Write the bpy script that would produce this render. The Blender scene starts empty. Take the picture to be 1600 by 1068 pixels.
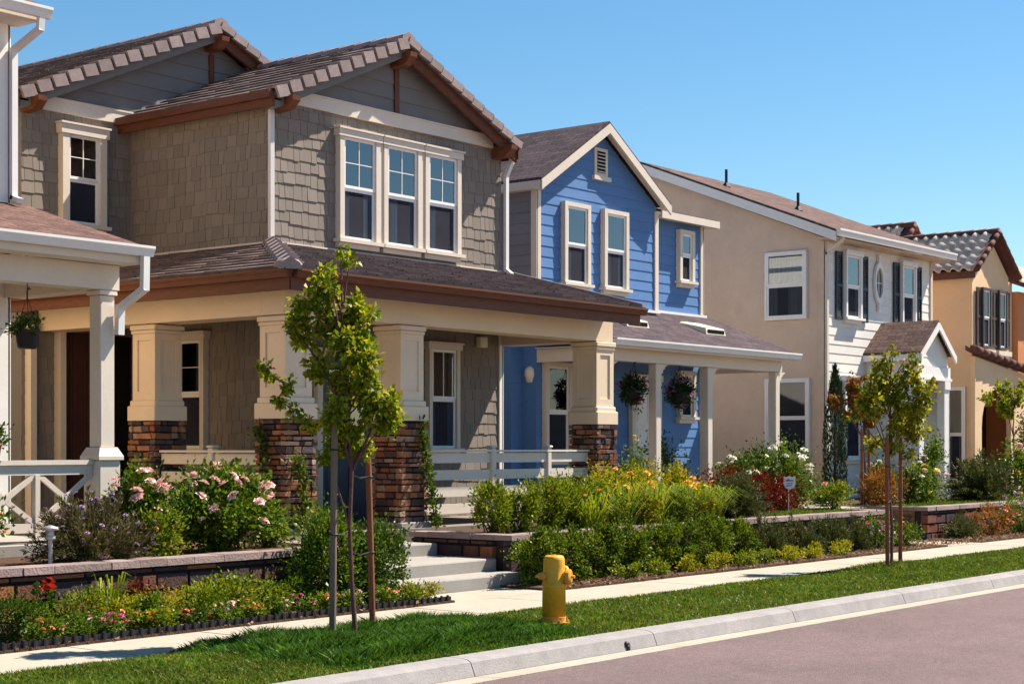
import bpy, math, random
import numpy as np
from mathutils import Vector
random.seed(7)
RNG = np.random.default_rng(11)
S = bpy.context.scene
COL = S.collection

# ------------------------------------------------------------------ camera, sky, sun, exposure
# world: x runs along the street (to the right and away), y from the street to the houses, z up; sidewalk is z = 0
cam = bpy.data.objects.new('camera', bpy.data.cameras.new('camera'))
COL.objects.link(cam)
cam.location = (0, 0, 1.75)
cam.rotation_euler = (math.radians(90), 0, math.radians(38.4 - 90))
cam.data.sensor_width = 36
cam.data.lens = 36 * 2600 / 1600
cam.data.shift_y = 163 / 1600
cam.data.clip_end = 4000
S.camera = cam
SUN = Vector((0.71, -0.31, 1.0)).normalized()
EL = math.asin(SUN.z)
AZ = math.atan2(SUN.x, SUN.y)
w = bpy.data.worlds.new('World')
S.world = w
w.use_nodes = True
nt = w.node_tree
sky = nt.nodes.new('ShaderNodeTexSky')
sky.sky_type = 'NISHITA'
sky.sun_disc = False
sky.sun_elevation = EL
sky.sun_rotation = AZ
sky.altitude = 0
sky.air_density = 1.0
sky.dust_density = 0.1
sky.ozone_density = 3.0
hs = nt.nodes.new('ShaderNodeHueSaturation')
hs.inputs['Saturation'].default_value = 1.22
hs.inputs['Hue'].default_value = 0.491
nt.links.new(sky.outputs[0], hs.inputs['Color'])
nt.links.new(hs.outputs[0], nt.nodes['Background'].inputs[0])
nt.nodes['Background'].inputs[1].default_value = 0.062
sl = bpy.data.lights.new('sun', 'SUN')
sl.energy = 5.0
sl.angle = math.radians(0.5)
sl.color = (1.0, 0.90, 0.76)
so = bpy.data.objects.new('sun', sl)
COL.objects.link(so)
so.rotation_euler = SUN.to_track_quat('Z', 'Y').to_euler()
so.location = (20, -10, 40)
S.view_settings.view_transform = 'Standard'
S.view_settings.look = 'None'
S.view_settings.exposure = 1.2
S.view_settings.gamma = 1.0
S.cycles.max_bounces = 6
S.cycles.diffuse_bounces = 2
S.cycles.transparent_max_bounces = 12
S.cycles.use_denoising = True


# ------------------------------------------------------------------ materials
def mat(name, col, rough=0.7, var=0.0, noise=None, bump=None, leaf=False, col2=None, spec=0.3, island=None, streak=None, trans=0.3, metal=0.0):
    """procedural material: noise = (scale, amount) mottles the colour, island = list of colours picked per loose piece"""
    m = bpy.data.materials.new(name)
    m.use_nodes = True
    n = m.node_tree.nodes
    l = m.node_tree.links
    b = n['Principled BSDF']
    b.inputs['Roughness'].default_value = rough
    b.inputs['Specular IOR Level'].default_value = spec
    b.inputs['Metallic'].default_value = metal
    tc = n.new('ShaderNodeTexCoord')
    rgb = n.new('ShaderNodeRGB')
    rgb.outputs[0].default_value = (*col, 1)
    cur = rgb.outputs[0]
    if island:
        g = n.new('ShaderNodeNewGeometry')
        r = n.new('ShaderNodeValToRGB')
        e = r.color_ramp.elements
        r.color_ramp.interpolation = 'LINEAR' if leaf else 'CONSTANT'
        k = len(island)
        e[0].position = 0
        e[0].color = (*island[0], 1)
        e[1].position = 1.0 / k if not leaf else 1.0 / (k - 1)
        e[1].color = (*island[1], 1)
        for i in range(2, k):
            q = e.new(i / k if not leaf else i / (k - 1))
            q.color = (*island[i], 1)
        l.new(g.outputs['Random Per Island'], r.inputs[0])
        cur = r.outputs[0]
    if var:
        g = n.new('ShaderNodeNewGeometry')
        mr = n.new('ShaderNodeMapRange')
        mr.inputs['To Min'].default_value = 1 - var
        mr.inputs['To Max'].default_value = 1 + var
        l.new(g.outputs['Random Per Island'], mr.inputs[0])
        mx = n.new('ShaderNodeVectorMath')
        mx.operation = 'SCALE'
        l.new(cur, mx.inputs[0])
        l.new(mr.outputs[0], mx.inputs['Scale'])
        cur = mx.outputs[0]
    if noise:
        for sc, amt in (noise if isinstance(noise[0], tuple) else (noise,)):
            t = n.new('ShaderNodeTexNoise')
            t.inputs['Scale'].default_value = sc
            t.inputs['Detail'].default_value = 6
            t.inputs['Roughness'].default_value = 0.65
            if streak:
                mp = n.new('ShaderNodeMapping')
                mp.inputs['Scale'].default_value = streak
                l.new(tc.outputs['Object'], mp.inputs[0])
                l.new(mp.outputs[0], t.inputs['Vector'])
            else:
                l.new(tc.outputs['Object'], t.inputs['Vector'])
            if col2:
                mxx = n.new('ShaderNodeMix')
                mxx.data_type = 'RGBA'
                rr = n.new('ShaderNodeMapRange')
                rr.inputs['From Min'].default_value = 0.5 - 0.25 / max(amt, .01) * .5
                rr.inputs['From Max'].default_value = 0.5 + 0.25 / max(amt, .01) * .5
                l.new(t.outputs[0], rr.inputs[0])
                l.new(rr.outputs[0], mxx.inputs['Factor'])
                l.new(cur, mxx.inputs['A'])
                mxx.inputs['B'].default_value = (*col2, 1)
                cur = mxx.outputs['Result']
                col2 = None
            else:
                rr = n.new('ShaderNodeMapRange')
                rr.inputs['From Min'].default_value = 0.3
                rr.inputs['From Max'].default_value = 0.7
                rr.inputs['To Min'].default_value = 1 - amt
                rr.inputs['To Max'].default_value = 1 + amt
                l.new(t.outputs[0], rr.inputs[0])
                mx = n.new('ShaderNodeVectorMath')
                mx.operation = 'SCALE'
                l.new(cur, mx.inputs[0])
                l.new(rr.outputs[0], mx.inputs['Scale'])
                cur = mx.outputs[0]
    l.new(cur, b.inputs['Base Color'])
    if bump:
        t = n.new('ShaderNodeTexNoise')
        t.inputs['Scale'].default_value = bump[0]
        t.inputs['Detail'].default_value = 5
        l.new(tc.outputs['Object'], t.inputs['Vector'])
        bp = n.new('ShaderNodeBump')
        bp.inputs['Strength'].default_value = bump[1]
        bp.inputs['Distance'].default_value = 0.02
        l.new(t.outputs[0], bp.inputs['Height'])
        l.new(bp.outputs[0], b.inputs['Normal'])
    if leaf:
        tr = n.new('ShaderNodeBsdfTranslucent')
        sc = n.new('ShaderNodeVectorMath')
        sc.operation = 'MULTIPLY'
        l.new(cur, sc.inputs[0])
        sc.inputs[1].default_value = (1.5, 1.4, 0.6)
        l.new(sc.outputs[0], tr.inputs['Color'])
        if 'petal' in name:
            sc.inputs[1].default_value = (1.1, 1.05, 1.05)
        elif col[0] > col[1] * 3:
            sc.inputs[1].default_value = (1.2, .7, .6)
        ms = n.new('ShaderNodeMixShader')
        ms.inputs[0].default_value = trans
        l.new(b.outputs[0], ms.inputs[1])
        l.new(tr.outputs[0], ms.inputs[2])
        l.new(ms.outputs[0], n['Material Output'].inputs['Surface'])
    return m


def shingle_mat(name, cols, bw=0.3, bh=0.14):
    """asphalt shingle: brick pattern in object space along x/y slope plus speckle"""
    m = mat(name, cols[0], 0.9, noise=((90, .4), (18, .45), (3, .18)), spec=0.1)
    n = m.node_tree.nodes
    l = m.node_tree.links
    b = n['Principled BSDF']
    old = b.inputs['Base Color'].links[0].from_socket
    uv = n.new('ShaderNodeUVMap')
    br = n.new('ShaderNodeTexBrick')
    br.inputs['Scale'].default_value = 1
    br.inputs['Brick Width'].default_value = bw
    br.inputs['Row Height'].default_value = bh
    br.inputs['Mortar Size'].default_value = 0.008
    br.inputs['Bias'].default_value = 0
    br.inputs['Color1'].default_value = (1.25, 1.2, 1.2, 1)
    br.inputs['Color2'].default_value = (0.72, 0.72, 0.75, 1)
    br.inputs['Mortar'].default_value = (0.5, 0.48, 0.5, 1)
    l.new(uv.outputs[0], br.inputs['Vector'])
    mx = n.new('ShaderNodeVectorMath')
    mx.operation = 'MULTIPLY'
    l.new(old, mx.inputs[0])
    l.new(br.outputs[0], mx.inputs[1])
    l.new(mx.outputs[0], b.inputs['Base Color'])
    bp = n.new('ShaderNodeBump')
    bp.inputs['Strength'].default_value = 0.6
    bp.inputs['Distance'].default_value = 0.012
    l.new(br.outputs['Color'], bp.inputs['Height'])
    l.new(bp.outputs[0], b.inputs['Normal'])
    return m


def screen_mat(name, col, alpha):
    m = mat(name, col, .8, spec=.2, noise=((4, .12),))
    n = m.node_tree.nodes
    l = m.node_tree.links
    t = n.new('ShaderNodeBsdfTransparent')
    ms = n.new('ShaderNodeMixShader')
    ms.inputs[0].default_value = alpha
    l.new(t.outputs[0], ms.inputs[1])
    l.new(n['Principled BSDF'].outputs[0], ms.inputs[2])
    l.new(ms.outputs[0], n['Material Output'].inputs['Surface'])
    return m


def glass_mat(name, refl=0.17, tint=(0.80, 0.86, 0.9)):
    m = bpy.data.materials.new(name)
    m.use_nodes = True
    n = m.node_tree.nodes
    l = m.node_tree.links
    n.remove(n['Principled BSDF'])
    t = n.new('ShaderNodeBsdfTransparent')
    t.inputs[0].default_value = (*tint, 1)
    g = n.new('ShaderNodeBsdfGlossy')
    g.inputs['Roughness'].default_value = 0.02
    fr = n.new('ShaderNodeFresnel')
    fr.inputs[0].default_value = 1.5
    ad = n.new('ShaderNodeMath')
    ad.operation = 'ADD'
    ad.use_clamp = True
    ad.inputs[1].default_value = refl
    l.new(fr.outputs[0], ad.inputs[0])
    ms = n.new('ShaderNodeMixShader')
    l.new(ad.outputs[0], ms.inputs[0])
    l.new(t.outputs[0], ms.inputs[1])
    l.new(g.outputs[0], ms.inputs[2])
    l.new(ms.outputs[0], n['Material Output'].inputs['Surface'])
    return m


M = {
    'trim': mat('cream_trim_paint', (.64, .56, .48), .55, noise=((2.2, .05), (30, .04)), spec=.35),
    'trimw': mat('white_trim_paint', (.76, .73, .70), .5, noise=((2.5, .05), (30, .03)), spec=.35),
    'pillar': mat('pillar_cream_paint', (.70, .555, .41), .6, noise=((1.7, .06), (40, .04)), spec=.3),
    'brown': mat('stained_fascia_wood', (.115, .036, .017), .6, noise=((6, .25),), spec=.3, streak=(1, 1, 6)),
    'brown2': mat('stained_beam_end_wood', (.15, .050, .021), .6, noise=((9, .25),), spec=.3),
    'shingle': mat('taupe_shingle_siding', (.215, .182, .155), .8, var=.10, noise=((5, .06), (60, .06)), spec=.2, streak=(3, 3, .6)),
    'taupe_lap': mat('taupe_board_siding', (.175, .165, .165), .75, var=.04, noise=((3, .06),), spec=.2),
    'tile': mat('purple_brown_concrete_tile', (.125, .093, .093), .85, var=.28, noise=((14, .14), (90, .12)), spec=.2, bump=(60, .25)),
    'tile_edge': mat('pale_edge_tile', (.26, .205, .205), .85, var=.14, noise=((10, .14), (90, .1)), spec=.2, bump=(60, .25)),  # rake, ridge and hip pieces, paler than the field tiles
    'asphalt_roof': shingle_mat('grey_violet_roof_shingle', ((.075, .058, .066),)),
    'red_roof': shingle_mat('red_brown_roof_shingle', ((.125, .083, .072),)),
    'pink_roof': shingle_mat('pinkish_roof_shingle', ((.13, .078, .066),)),
    'blue': mat('blue_lap_siding', (.082, .185, .40), .65, var=.05, noise=((2, .06), (25, .05)), spec=.3),
    'blue_side': mat('bluish_grey_side_siding', (.20, .19, .215), .7, var=.04, noise=((2, .06),), spec=.25),
    'white_lap': mat('white_lap_siding', (.72, .69, .65), .6, var=.03, noise=((2, .05), (25, .04)), spec=.3),
    'cream_side': mat('warm_bounce_side_paint', (.80, .60, .38), .7, noise=((2, .05),), spec=.2),  # warm wall colour added to bounce sunlight onto the neighbouring porch
    'porch_dark': mat('darkened_porch_ceiling_board', (.10, .07, .05), .8, noise=((2, .05),), spec=.1),  # ceiling darkened to hold bounced light out of the porch
    'porch_conc': mat('darkened_porch_concrete', (.20, .17, .15), .9, noise=((2, .1),), spec=.1),  # darker copy of the concrete, porch shade put into its colour
    'lap_pale': mat('pale_grey_siding', (.60, .58, .58), .6, var=.03, noise=((2, .05),), spec=.3),
    'tan': mat('tan_stucco', (.66, .50, .39), .9, noise=((.7, .08), (3.5, .06), (60, .12)), spec=.1, bump=(120, .5)),
    'yellow': mat('yellow_ochre_stucco', (.77, .55, .35), .9, noise=((1.0, .07), (60, .10)), spec=.1, bump=(120, .5)),
    'orange': mat('terracotta_stucco', (.58, .25, .12), .9, noise=((1.0, .07), (60, .10)), spec=.1, bump=(120, .5)),
    'stile': mat('barrel_tile_clay', (.58, .48, .40), .8, var=.2, noise=((12, .15),), spec=.2),
    'stile_dark': mat('red_clay_tile_edge', (.115, .052, .045), .8, var=.2, noise=((12, .2),), spec=.2),
    'screen': screen_mat('insect_screen_mesh', (.035, .036, .055), .52),
    'dark': mat('matte_near_black', (.012, .011, .012), .9, spec=.05),  # stands for unlit rooms and vent openings; also the side door
    'curtain': mat('sky_painted_curtain_cloth', (.20, .47, .72), .9, var=.42, noise=((3, .08),), spec=.1),  # white cloth with reflected sky blue and fold shading put into the colour
    'curtain_w': mat('pale_curtain_cloth', (.40, .50, .52), .9, var=.25, noise=((3, .08),), spec=.1),  # random tone per fold paints in the fold shading
    'curtain_o': mat('slat_and_arch_shade_brown', (.075, .032, .026), .9, noise=((3, .15),), spec=.1),
    'glass': glass_mat('window_glass'),
    'glassd': glass_mat('dimmed_window_glass', 0.05, (.6, .62, .65)),  # copy of the glass with shade put into tint and reflection
    'vinyl': mat('white_vinyl_sash', (.78, .77, .77), .4, noise=((8, .03),), spec=.4),
    'gutter': mat('painted_metal_gutter', (.70, .68, .68), .35, noise=((2, .06),), spec=.5),
    'downspout': mat('painted_metal_downspout', (.60, .57, .56), .35, noise=((2, .06),), spec=.5),
    'navy': mat('navy_shutter_paint', (.018, .03, .045), .5, noise=((5, .15),), spec=.3),
    'door_blue': mat('dark_blue_door_paint', (.03, .045, .075), .45, noise=((4, .1),), spec=.4),
    'shutbrown': mat('grey_brown_shutter_paint', (.065, .045, .04), .6, noise=((5, .15),), spec=.3),
    'conc': mat('pale_concrete', (.30, .28, .26), .9, noise=((1.1, .10), (45, .08)), spec=.15, bump=(80, .2)),
    'walk': mat('sidewalk_concrete', (.355, .32, .265), .9, noise=((0.8, .09), (5, .08), (22, .07), (70, .09)), spec=.15, bump=(90, .3)),  # the walk's own warm pale concrete
    'kerb': mat('kerb_concrete', (.265, .247, .248), .9, noise=((0.9, .12), (7, .12), (60, .10)), spec=.15, bump=(60, .3)),
    'road': mat('worn_pinkish_asphalt', (.172, .125, .127), .92, noise=((0.35, .12), (2.2, .09), (14, .10), (45, .28), (150, .35)), spec=.15, bump=(120, .8)),
    'soil': mat('bark_mulch', (.085, .05, .033), .95, noise=((14, .4), (70, .5)), spec=.1, bump=(60, 1.0)),
    'ground': mat('dry_earth', (.30, .20, .12), .95, noise=((2, .2), (30, .3)), spec=.1, bump=(30, .6)),
    'yard': mat('darkened_yard_soil', (.15, .095, .058), .95, noise=((2, .2), (30, .3)), spec=.1, bump=(30, .6)),  # soil darkened so less light bounces into the porch
    'turf': mat('turf_base', (.045, .055, .014), .95, noise=((7, .3), (60, .4)), spec=.05, col2=(.075, .05, .022)),
    'mortar': mat('pier_mortar', (.03, .024, .022), .95, spec=.1, noise=((20, .2),)),
    'stone': mat('ledge_stone', (.2, .1, .07), .85, noise=((8, .22), (50, .2)), spec=.2, bump=(40, .6),
                 island=[(.27, .085, .04), (.10, .055, .045), (.18, .10, .08), (.36, .165, .09), (.12, .085, .09), (.28, .12, .06), (.065, .045, .045), (.34, .22, .16)]),
    'block': mat('retaining_block', (.1, .06, .06), .9, noise=((7, .18), (60, .2)), spec=.15, bump=(40, .6),
                 island=[(.09, .048, .048), (.065, .04, .045), (.26, .09, .046), (.16, .062, .044), (.06, .04, .046), (.31, .11, .055), (.12, .06, .052)]),
    'cap': mat('retaining_cap_stone', (.25, .185, .175), .9, var=.16, noise=((6, .15), (60, .15)), spec=.15, bump=(40, .5)),
    'stake': mat('weathered_tree_stake', (.17, .125, .095), .85, noise=((10, .2), (60, .15)), spec=.15, streak=(3, 3, .4)),
    'stake_red': mat('reddish_tree_stake', (.23, .085, .045), .85, noise=((10, .25),), spec=.15, streak=(3, 3, .4)),
    'bark': mat('young_tree_bark', (.12, .055, .05), .8, noise=((20, .3),), spec=.2),
    'stem': mat('plant_stem', (.07, .075, .025), .8, noise=((20, .3),), spec=.1),
    'strap': mat('black_tie_strap', (.015, .015, .017), .6),
    'black': mat('black_metal', (.012, .013, .015), .5),
    'edging': mat('black_plastic_edging', (.02, .018, .024), .5, noise=((12, .2),)),
    'hyd': mat('yellow_hydrant_paint', (.66, .36, .026), .5, noise=((3.5, .75), (28, .10)), col2=(.66, .32, .022), spec=.35, bump=(30, .12)),
    'hydrust': mat('worn_orange_hydrant_paint', (.62, .28, .035), .6, noise=((16, .3),), spec=.3, bump=(30, .15)),
    'signw': mat('white_sign_board', (.72, .73, .76), .5),
    'clay': mat('clay_pot', (.30, .08, .04), .8, noise=((10, .15),)),
    'lamp': mat('frosted_lamp_glass', (.75, .68, .56), .4),
    'metal': mat('galvanised_lamp_metal', (.45, .44, .43), .4, noise=((9, .1),), metal=.5),
    'vent': mat('cream_roof_vent_paint', (.66, .60, .47), .6, noise=((5, .06),)),
    # foliage
    'l_tree': mat('young_tree_leaf', (.1, .15, .03), .45, leaf=True, island=[(.045, .095, .008), (.12, .19, .012), (.23, .29, .018), (.37, .37, .024), (.22, .16, .018)], spec=.14, trans=.38),
    'l_tree2': mat('autumn_tinted_tree_leaf', (.1, .15, .03), .45, leaf=True, island=[(.05, .09, .010), (.12, .17, .014), (.24, .28, .018), (.36, .33, .02), (.27, .15, .022)], spec=.14, trans=.35),
    'l_orange': mat('orange_tinted_leaf', (.2, .1, .03), .45, leaf=True, island=[(.11, .10, .015), (.21, .11, .02), (.25, .075, .02), (.11, .035, .014)], spec=.14, trans=.35),
    'l_hedge': mat('hedge_leaf', (.06, .1, .02), .4, leaf=True, island=[(.04, .08, .008), (.095, .155, .012), (.18, .225, .016), (.27, .27, .02)], spec=.14, trans=.3),
    'l_clip': mat('clipped_hedge_leaf', (.06, .1, .02), .4, leaf=True, island=[(.022, .052, .005), (.05, .098, .008), (.105, .155, .012), (.20, .225, .017)], spec=.14, trans=.28),
    'l_dark': mat('dark_shrub_leaf', (.04, .07, .02), .4, leaf=True, island=[(.016, .040, .006), (.038, .078, .010), (.07, .12, .014), (.11, .155, .018)], spec=.14, trans=.25),
    'l_mid': mat('rose_bush_leaf', (.05, .09, .02), .4, leaf=True, island=[(.025, .055, .006), (.055, .11, .010), (.105, .175, .014), (.17, .22, .02)], spec=.14, trans=.28),
    'l_yellow': mat('yellow_green_leaf', (.2, .2, .02), .5, leaf=True, island=[(.11, .15, .012), (.21, .235, .014), (.33, .31, .016), (.30, .22, .02)], spec=.12, trans=.35),
    'l_rosem': mat('rosemary_needle', (.05, .06, .03), .6, leaf=True, island=[(.028, .045, .014), (.055, .075, .02), (.095, .11, .03), (.10, .085, .025)], spec=.25, trans=.15),
    'l_red': mat('red_bamboo_leaf', (.2, .03, .015), .5, leaf=True, island=[(.05, .007, .006), (.11, .011, .008), (.19, .03, .010), (.07, .04, .012)], spec=.12, trans=.3),
    'l_lav': mat('lavender_stalk', (.1, .08, .04), .7, leaf=True, island=[(.045, .055, .02), (.08, .08, .028), (.12, .095, .04), (.10, .065, .045)], spec=.2, trans=.2),
    'l_lily': mat('strap_leaf', (.1, .15, .02), .45, leaf=True, island=[(.05, .10, .008), (.10, .17, .012), (.19, .25, .016), (.27, .24, .02)], spec=.14, trans=.35),
    'l_cyp': mat('cypress_leaf', (.02, .04, .01), .6, leaf=True, island=[(.012, .026, .008), (.022, .045, .012), (.035, .06, .016)], spec=.2, trans=.12),
    'l_vine': mat('vine_leaf', (.06, .1, .02), .45, leaf=True, island=[(.03, .06, .010), (.06, .105, .014), (.12, .16, .02)], spec=.14, trans=.3),
    'grass': mat('lawn_blade', (.04, .09, .012), .5, leaf=True, island=[(.032, .075, .006), (.055, .125, .009), (.09, .17, .013), (.145, .20, .02), (.20, .165, .05)], spec=.2, trans=.3, noise=((1.3, .30), (7, .22))),
    'grass_tall': mat('uncut_grass_blade', (.04, .09, .012), .5, leaf=True, island=[(.018, .055, .008), (.035, .10, .012), (.06, .15, .018), (.10, .19, .03)], spec=.2, trans=.3, noise=((2.0, .30), (9, .25))),
    'f_pink': mat('pink_petal', (.80, .33, .34), .6, leaf=True, island=[(.80, .36, .38), (.88, .54, .53), (.90, .70, .66)], spec=.2, trans=.2),
    'f_red': mat('red_petal', (.55, .02, .02), .6, leaf=True, island=[(.42, .012, .015), (.62, .02, .02), (.70, .06, .03)], spec=.2, trans=.2),
    'f_white': mat('white_petal', (.8, .78, .68), .6, leaf=True, island=[(.78, .74, .62), (.84, .82, .74), (.80, .78, .60)], spec=.2, trans=.2),
    'f_orange': mat('orange_petal', (.8, .3, .03), .6, leaf=True, island=[(.75, .22, .02), (.85, .36, .03), (.80, .44, .05)], spec=.2, trans=.2),
    'f_yellow': mat('yellow_petal', (.8, .6, .05), .6, leaf=True, island=[(.75, .50, .03), (.85, .64, .06), (.80, .55, .15)], spec=.2, trans=.2),
    'f_mag': mat('magenta_petal', (.55, .05, .25), .6, leaf=True, island=[(.45, .03, .18), (.62, .06, .30), (.66, .15, .38)], spec=.2, trans=.2),
    'f_purple': mat('lilac_petal', (.3, .18, .35), .6, leaf=True, island=[(.22, .12, .27), (.34, .20, .38), (.42, .28, .42)], spec=.2, trans=.2),
    'f_coral': mat('coral_petal', (.7, .2, .1), .6, leaf=True, island=[(.62, .12, .06), (.74, .24, .12), (.70, .34, .2)], spec=.2, trans=.2),
}


# ------------------------------------------------------------------ mesh building
class MB:
    def __init__(self):
        self.v = []
        self.f = []
        self.uv = {}

    def add(self, vs, fs):
        o = len(self.v)
        self.v += [tuple(p) for p in vs]
        self.f += [tuple(i + o for i in q) for q in fs]

    def box(self, x0, x1, y0, y1, z0, z1):
        self.add([(x0, y0, z0), (x1, y0, z0), (x1, y1, z0), (x0, y1, z0), (x0, y0, z1), (x1, y0, z1), (x1, y1, z1), (x0, y1, z1)],
                 [(0, 3, 2, 1), (4, 5, 6, 7), (0, 1, 5, 4), (1, 2, 6, 5), (2, 3, 7, 6), (3, 0, 4, 7)])

    def bbox(self, x0, x1, y0, y1, z0, z1, b=0.012):
        """box with chamfered upright edges and top"""
        self.loft([[(x0 + b, y0, z0), (x1 - b, y0, z0), (x1, y0 + b, z0), (x1, y1 - b, z0), (x1 - b, y1, z0), (x0 + b, y1, z0), (x0, y1 - b, z0), (x0, y0 + b, z0)],
                   [(x0 + b, y0, z1 - b), (x1 - b, y0, z1 - b), (x1, y0 + b, z1 - b), (x1, y1 - b, z1 - b), (x1 - b, y1, z1 - b), (x0 + b, y1, z1 - b), (x0, y1 - b, z1 - b), (x0, y0 + b, z1 - b)],
                   [(x0 + 2 * b, y0 + b, z1), (x1 - 2 * b, y0 + b, z1), (x1 - b, y0 + 2 * b, z1), (x1 - b, y1 - 2 * b, z1), (x1 - 2 * b, y1 - b, z1), (x0 + 2 * b, y1 - b, z1), (x0 + b, y1 - 2 * b, z1), (x0 + b, y0 + 2 * b, z1)]])

    def hexa(self, p):
        """eight corners: lower four (counter-clockwise), upper four"""
        self.add(p, [(0, 3, 2, 1), (4, 5, 6, 7), (0, 1, 5, 4), (1, 2, 6, 5), (2, 3, 7, 6), (3, 0, 4, 7)])

    def prism(self, poly, vec):
        n = len(poly)
        a = [Vector(p) for p in poly]
        b = [p + Vector(vec) for p in a]
        self.add(a + b, [tuple(range(n - 1, -1, -1)), tuple(range(n, 2 * n))] + [(i, (i + 1) % n, n + (i + 1) % n, n + i) for i in range(n)])

    def quad(self, a, b, c, d):
        self.add([a, b, c, d], [(0, 1, 2, 3)])

    def loft(self, rings, cap=True):
        n = len(rings[0])
        vs = [p for r in rings for p in r]
        fs = []
        for k in range(len(rings) - 1):
            for i in range(n):
                fs.append((k * n + i, k * n + (i + 1) % n, (k + 1) * n + (i + 1) % n, (k + 1) * n + i))
        if cap:
            fs.append(tuple(range(n - 1, -1, -1)))
            fs.append(tuple(range((len(rings) - 1) * n, len(rings) * n)))
        self.add(vs, fs)

    def tube(self, pts, rad, n=8):
        pts = [Vector(p) for p in pts]
        if not hasattr(rad, '__len__'):
            rad = [rad] * len(pts)
        rings = []
        ref = None
        for i, p in enumerate(pts):
            t = (pts[min(i + 1, len(pts) - 1)] - pts[max(i - 1, 0)]).normalized()
            if ref is None:
                ref = t.orthogonal().normalized()
            a = (ref - t * ref.dot(t))
            a = a.normalized() if a.length > 1e-5 else t.orthogonal().normalized()
            ref = a
            b = t.cross(a)
            rings.append([p + (a * math.cos(2 * math.pi * k / n) + b * math.sin(2 * math.pi * k / n)) * rad[i] for k in range(n)])
        self.loft(rings)

    def lathe(self, c, prof, n=20, axis='z'):
        rings = []
        for r, h in prof:
            ring = []
            for k in range(n):
                a = 2 * math.pi * k / n
                if axis == 'z':
                    ring.append((c[0] + r * math.cos(a), c[1] + r * math.sin(a), c[2] + h))
                elif axis == 'x':
                    ring.append((c[0] + h, c[1] + r * math.cos(a), c[2] + r * math.sin(a)))
                else:
                    ring.append((c[0] + r * math.cos(a), c[1] + h, c[2] - r * math.sin(a)))
            rings.append(ring)
        self.loft(rings)

    def build(self, name, material, parent=None, smooth=False, kind=None):
        me = bpy.data.meshes.new(name)
        off = root_loc(parent)
        vs = [(p[0] - off[0], p[1] - off[1], p[2] - off[2]) for p in self.v]
        me.from_pydata(vs, [], self.f)
        if self.uv:
            lay = me.uv_layers.new(name='UVMap')
            for fi, coords in self.uv.items():
                for li, c in zip(me.polygons[fi].loop_indices, coords):
                    lay.data[li].uv = c
        me.update()
        if smooth:
            me.polygons.foreach_set('use_smooth', [True] * len(me.polygons))
        me.materials.append(material)
        return link(name, me, parent, kind)


def link(name, me, parent=None, kind=None):
    o = bpy.data.objects.new(name, me)
    COL.objects.link(o)
    if parent is not None:
        o.parent = parent
    if kind:
        o['kind'] = kind
    return o


def root_loc(o):
    if o is None:
        return (0, 0, 0)
    while o.parent is not None:
        o = o.parent
    return tuple(o.location)


def thing(name, loc, label, cat, group=None):
    o = bpy.data.objects.new(name, None)
    COL.objects.link(o)
    o.empty_display_size = .2
    o.location = loc
    o['label'] = label
    o['category'] = cat
    if group:
        o['group'] = group
    return o


def tag(o, label, cat, group=None):
    o['label'] = label
    o['category'] = cat
    if group:
        o['group'] = group
    return o


def npmesh(name, verts, quads, material, parent=None, kind=None):
    off = np.array(root_loc(parent))
    verts = (verts - off).astype(np.float32)
    me = bpy.data.meshes.new(name)
    k = quads.shape[1]
    me.vertices.add(len(verts))
    me.vertices.foreach_set('co', verts.ravel())
    me.loops.add(quads.size)
    me.loops.foreach_set('vertex_index', quads.astype(np.int32).ravel())
    me.polygons.add(len(quads))
    me.polygons.foreach_set('loop_start', np.arange(0, quads.size, k, dtype=np.int32))
    me.polygons.foreach_set('loop_total', np.full(len(quads), k, dtype=np.int32))
    me.update(calc_edges=True)
    me.validate()
    me.materials.append(material)
    return link(name, me, parent, kind)


def norm(a):
    return a / np.maximum(np.linalg.norm(a, axis=1, keepdims=True), 1e-6)


def leaves(name, pts, out, L, W, material, parent, spread=.8, fold=.25, kind=None, up=.2):
    n = len(pts)
    d = norm(norm(out) + RNG.normal(0, spread, (n, 3)) + np.array([0, 0, up]))
    s = norm(np.cross(d, RNG.normal(0, 1, (n, 3))))
    nn = np.cross(d, s)
    l = (L * RNG.uniform(.5, 1.4, n))[:, None]
    ww = (W * RNG.uniform(.7, 1.25, n))[:, None]
    base = pts
    tip = pts + d * l + nn * l * RNG.uniform(-.15, .15, n)[:, None]
    mid = pts + d * l * .45 + nn * ww * fold
    a = mid + s * ww * .5
    b = mid - s * ww * .5
    v = np.stack([base, a, tip, b], 1).reshape(-1, 3)
    q = np.arange(4 * n).reshape(-1, 4)
    return npmesh(name, v, q, material, parent, kind)


def blob(center, rad, n, clumps=30, sig=.28, zmin=None, shell=.55, power=1.0):
    """leaf positions gathered in clumps over an ellipsoid; returns points and outward directions"""
    center = np.array(center, float)
    rad = np.array(rad, float)
    u = norm(RNG.normal(0, 1, (clumps, 3)))
    r = RNG.uniform(shell, 1.0, clumps)[:, None]
    cc = u * r
    k = RNG.integers(0, clumps, n)
    p = cc[k] + RNG.normal(0, sig, (n, 3)) * RNG.uniform(.4, 1.2, clumps)[k][:, None]
    out = p.copy()
    pts = center + p * rad
    if zmin is not None:
        pts[:, 2] = np.where(pts[:, 2] < zmin, zmin + np.abs(RNG.normal(0, .04, n)), pts[:, 2])
    return pts, out, center + cc * rad


BLOOMS = {}


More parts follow.
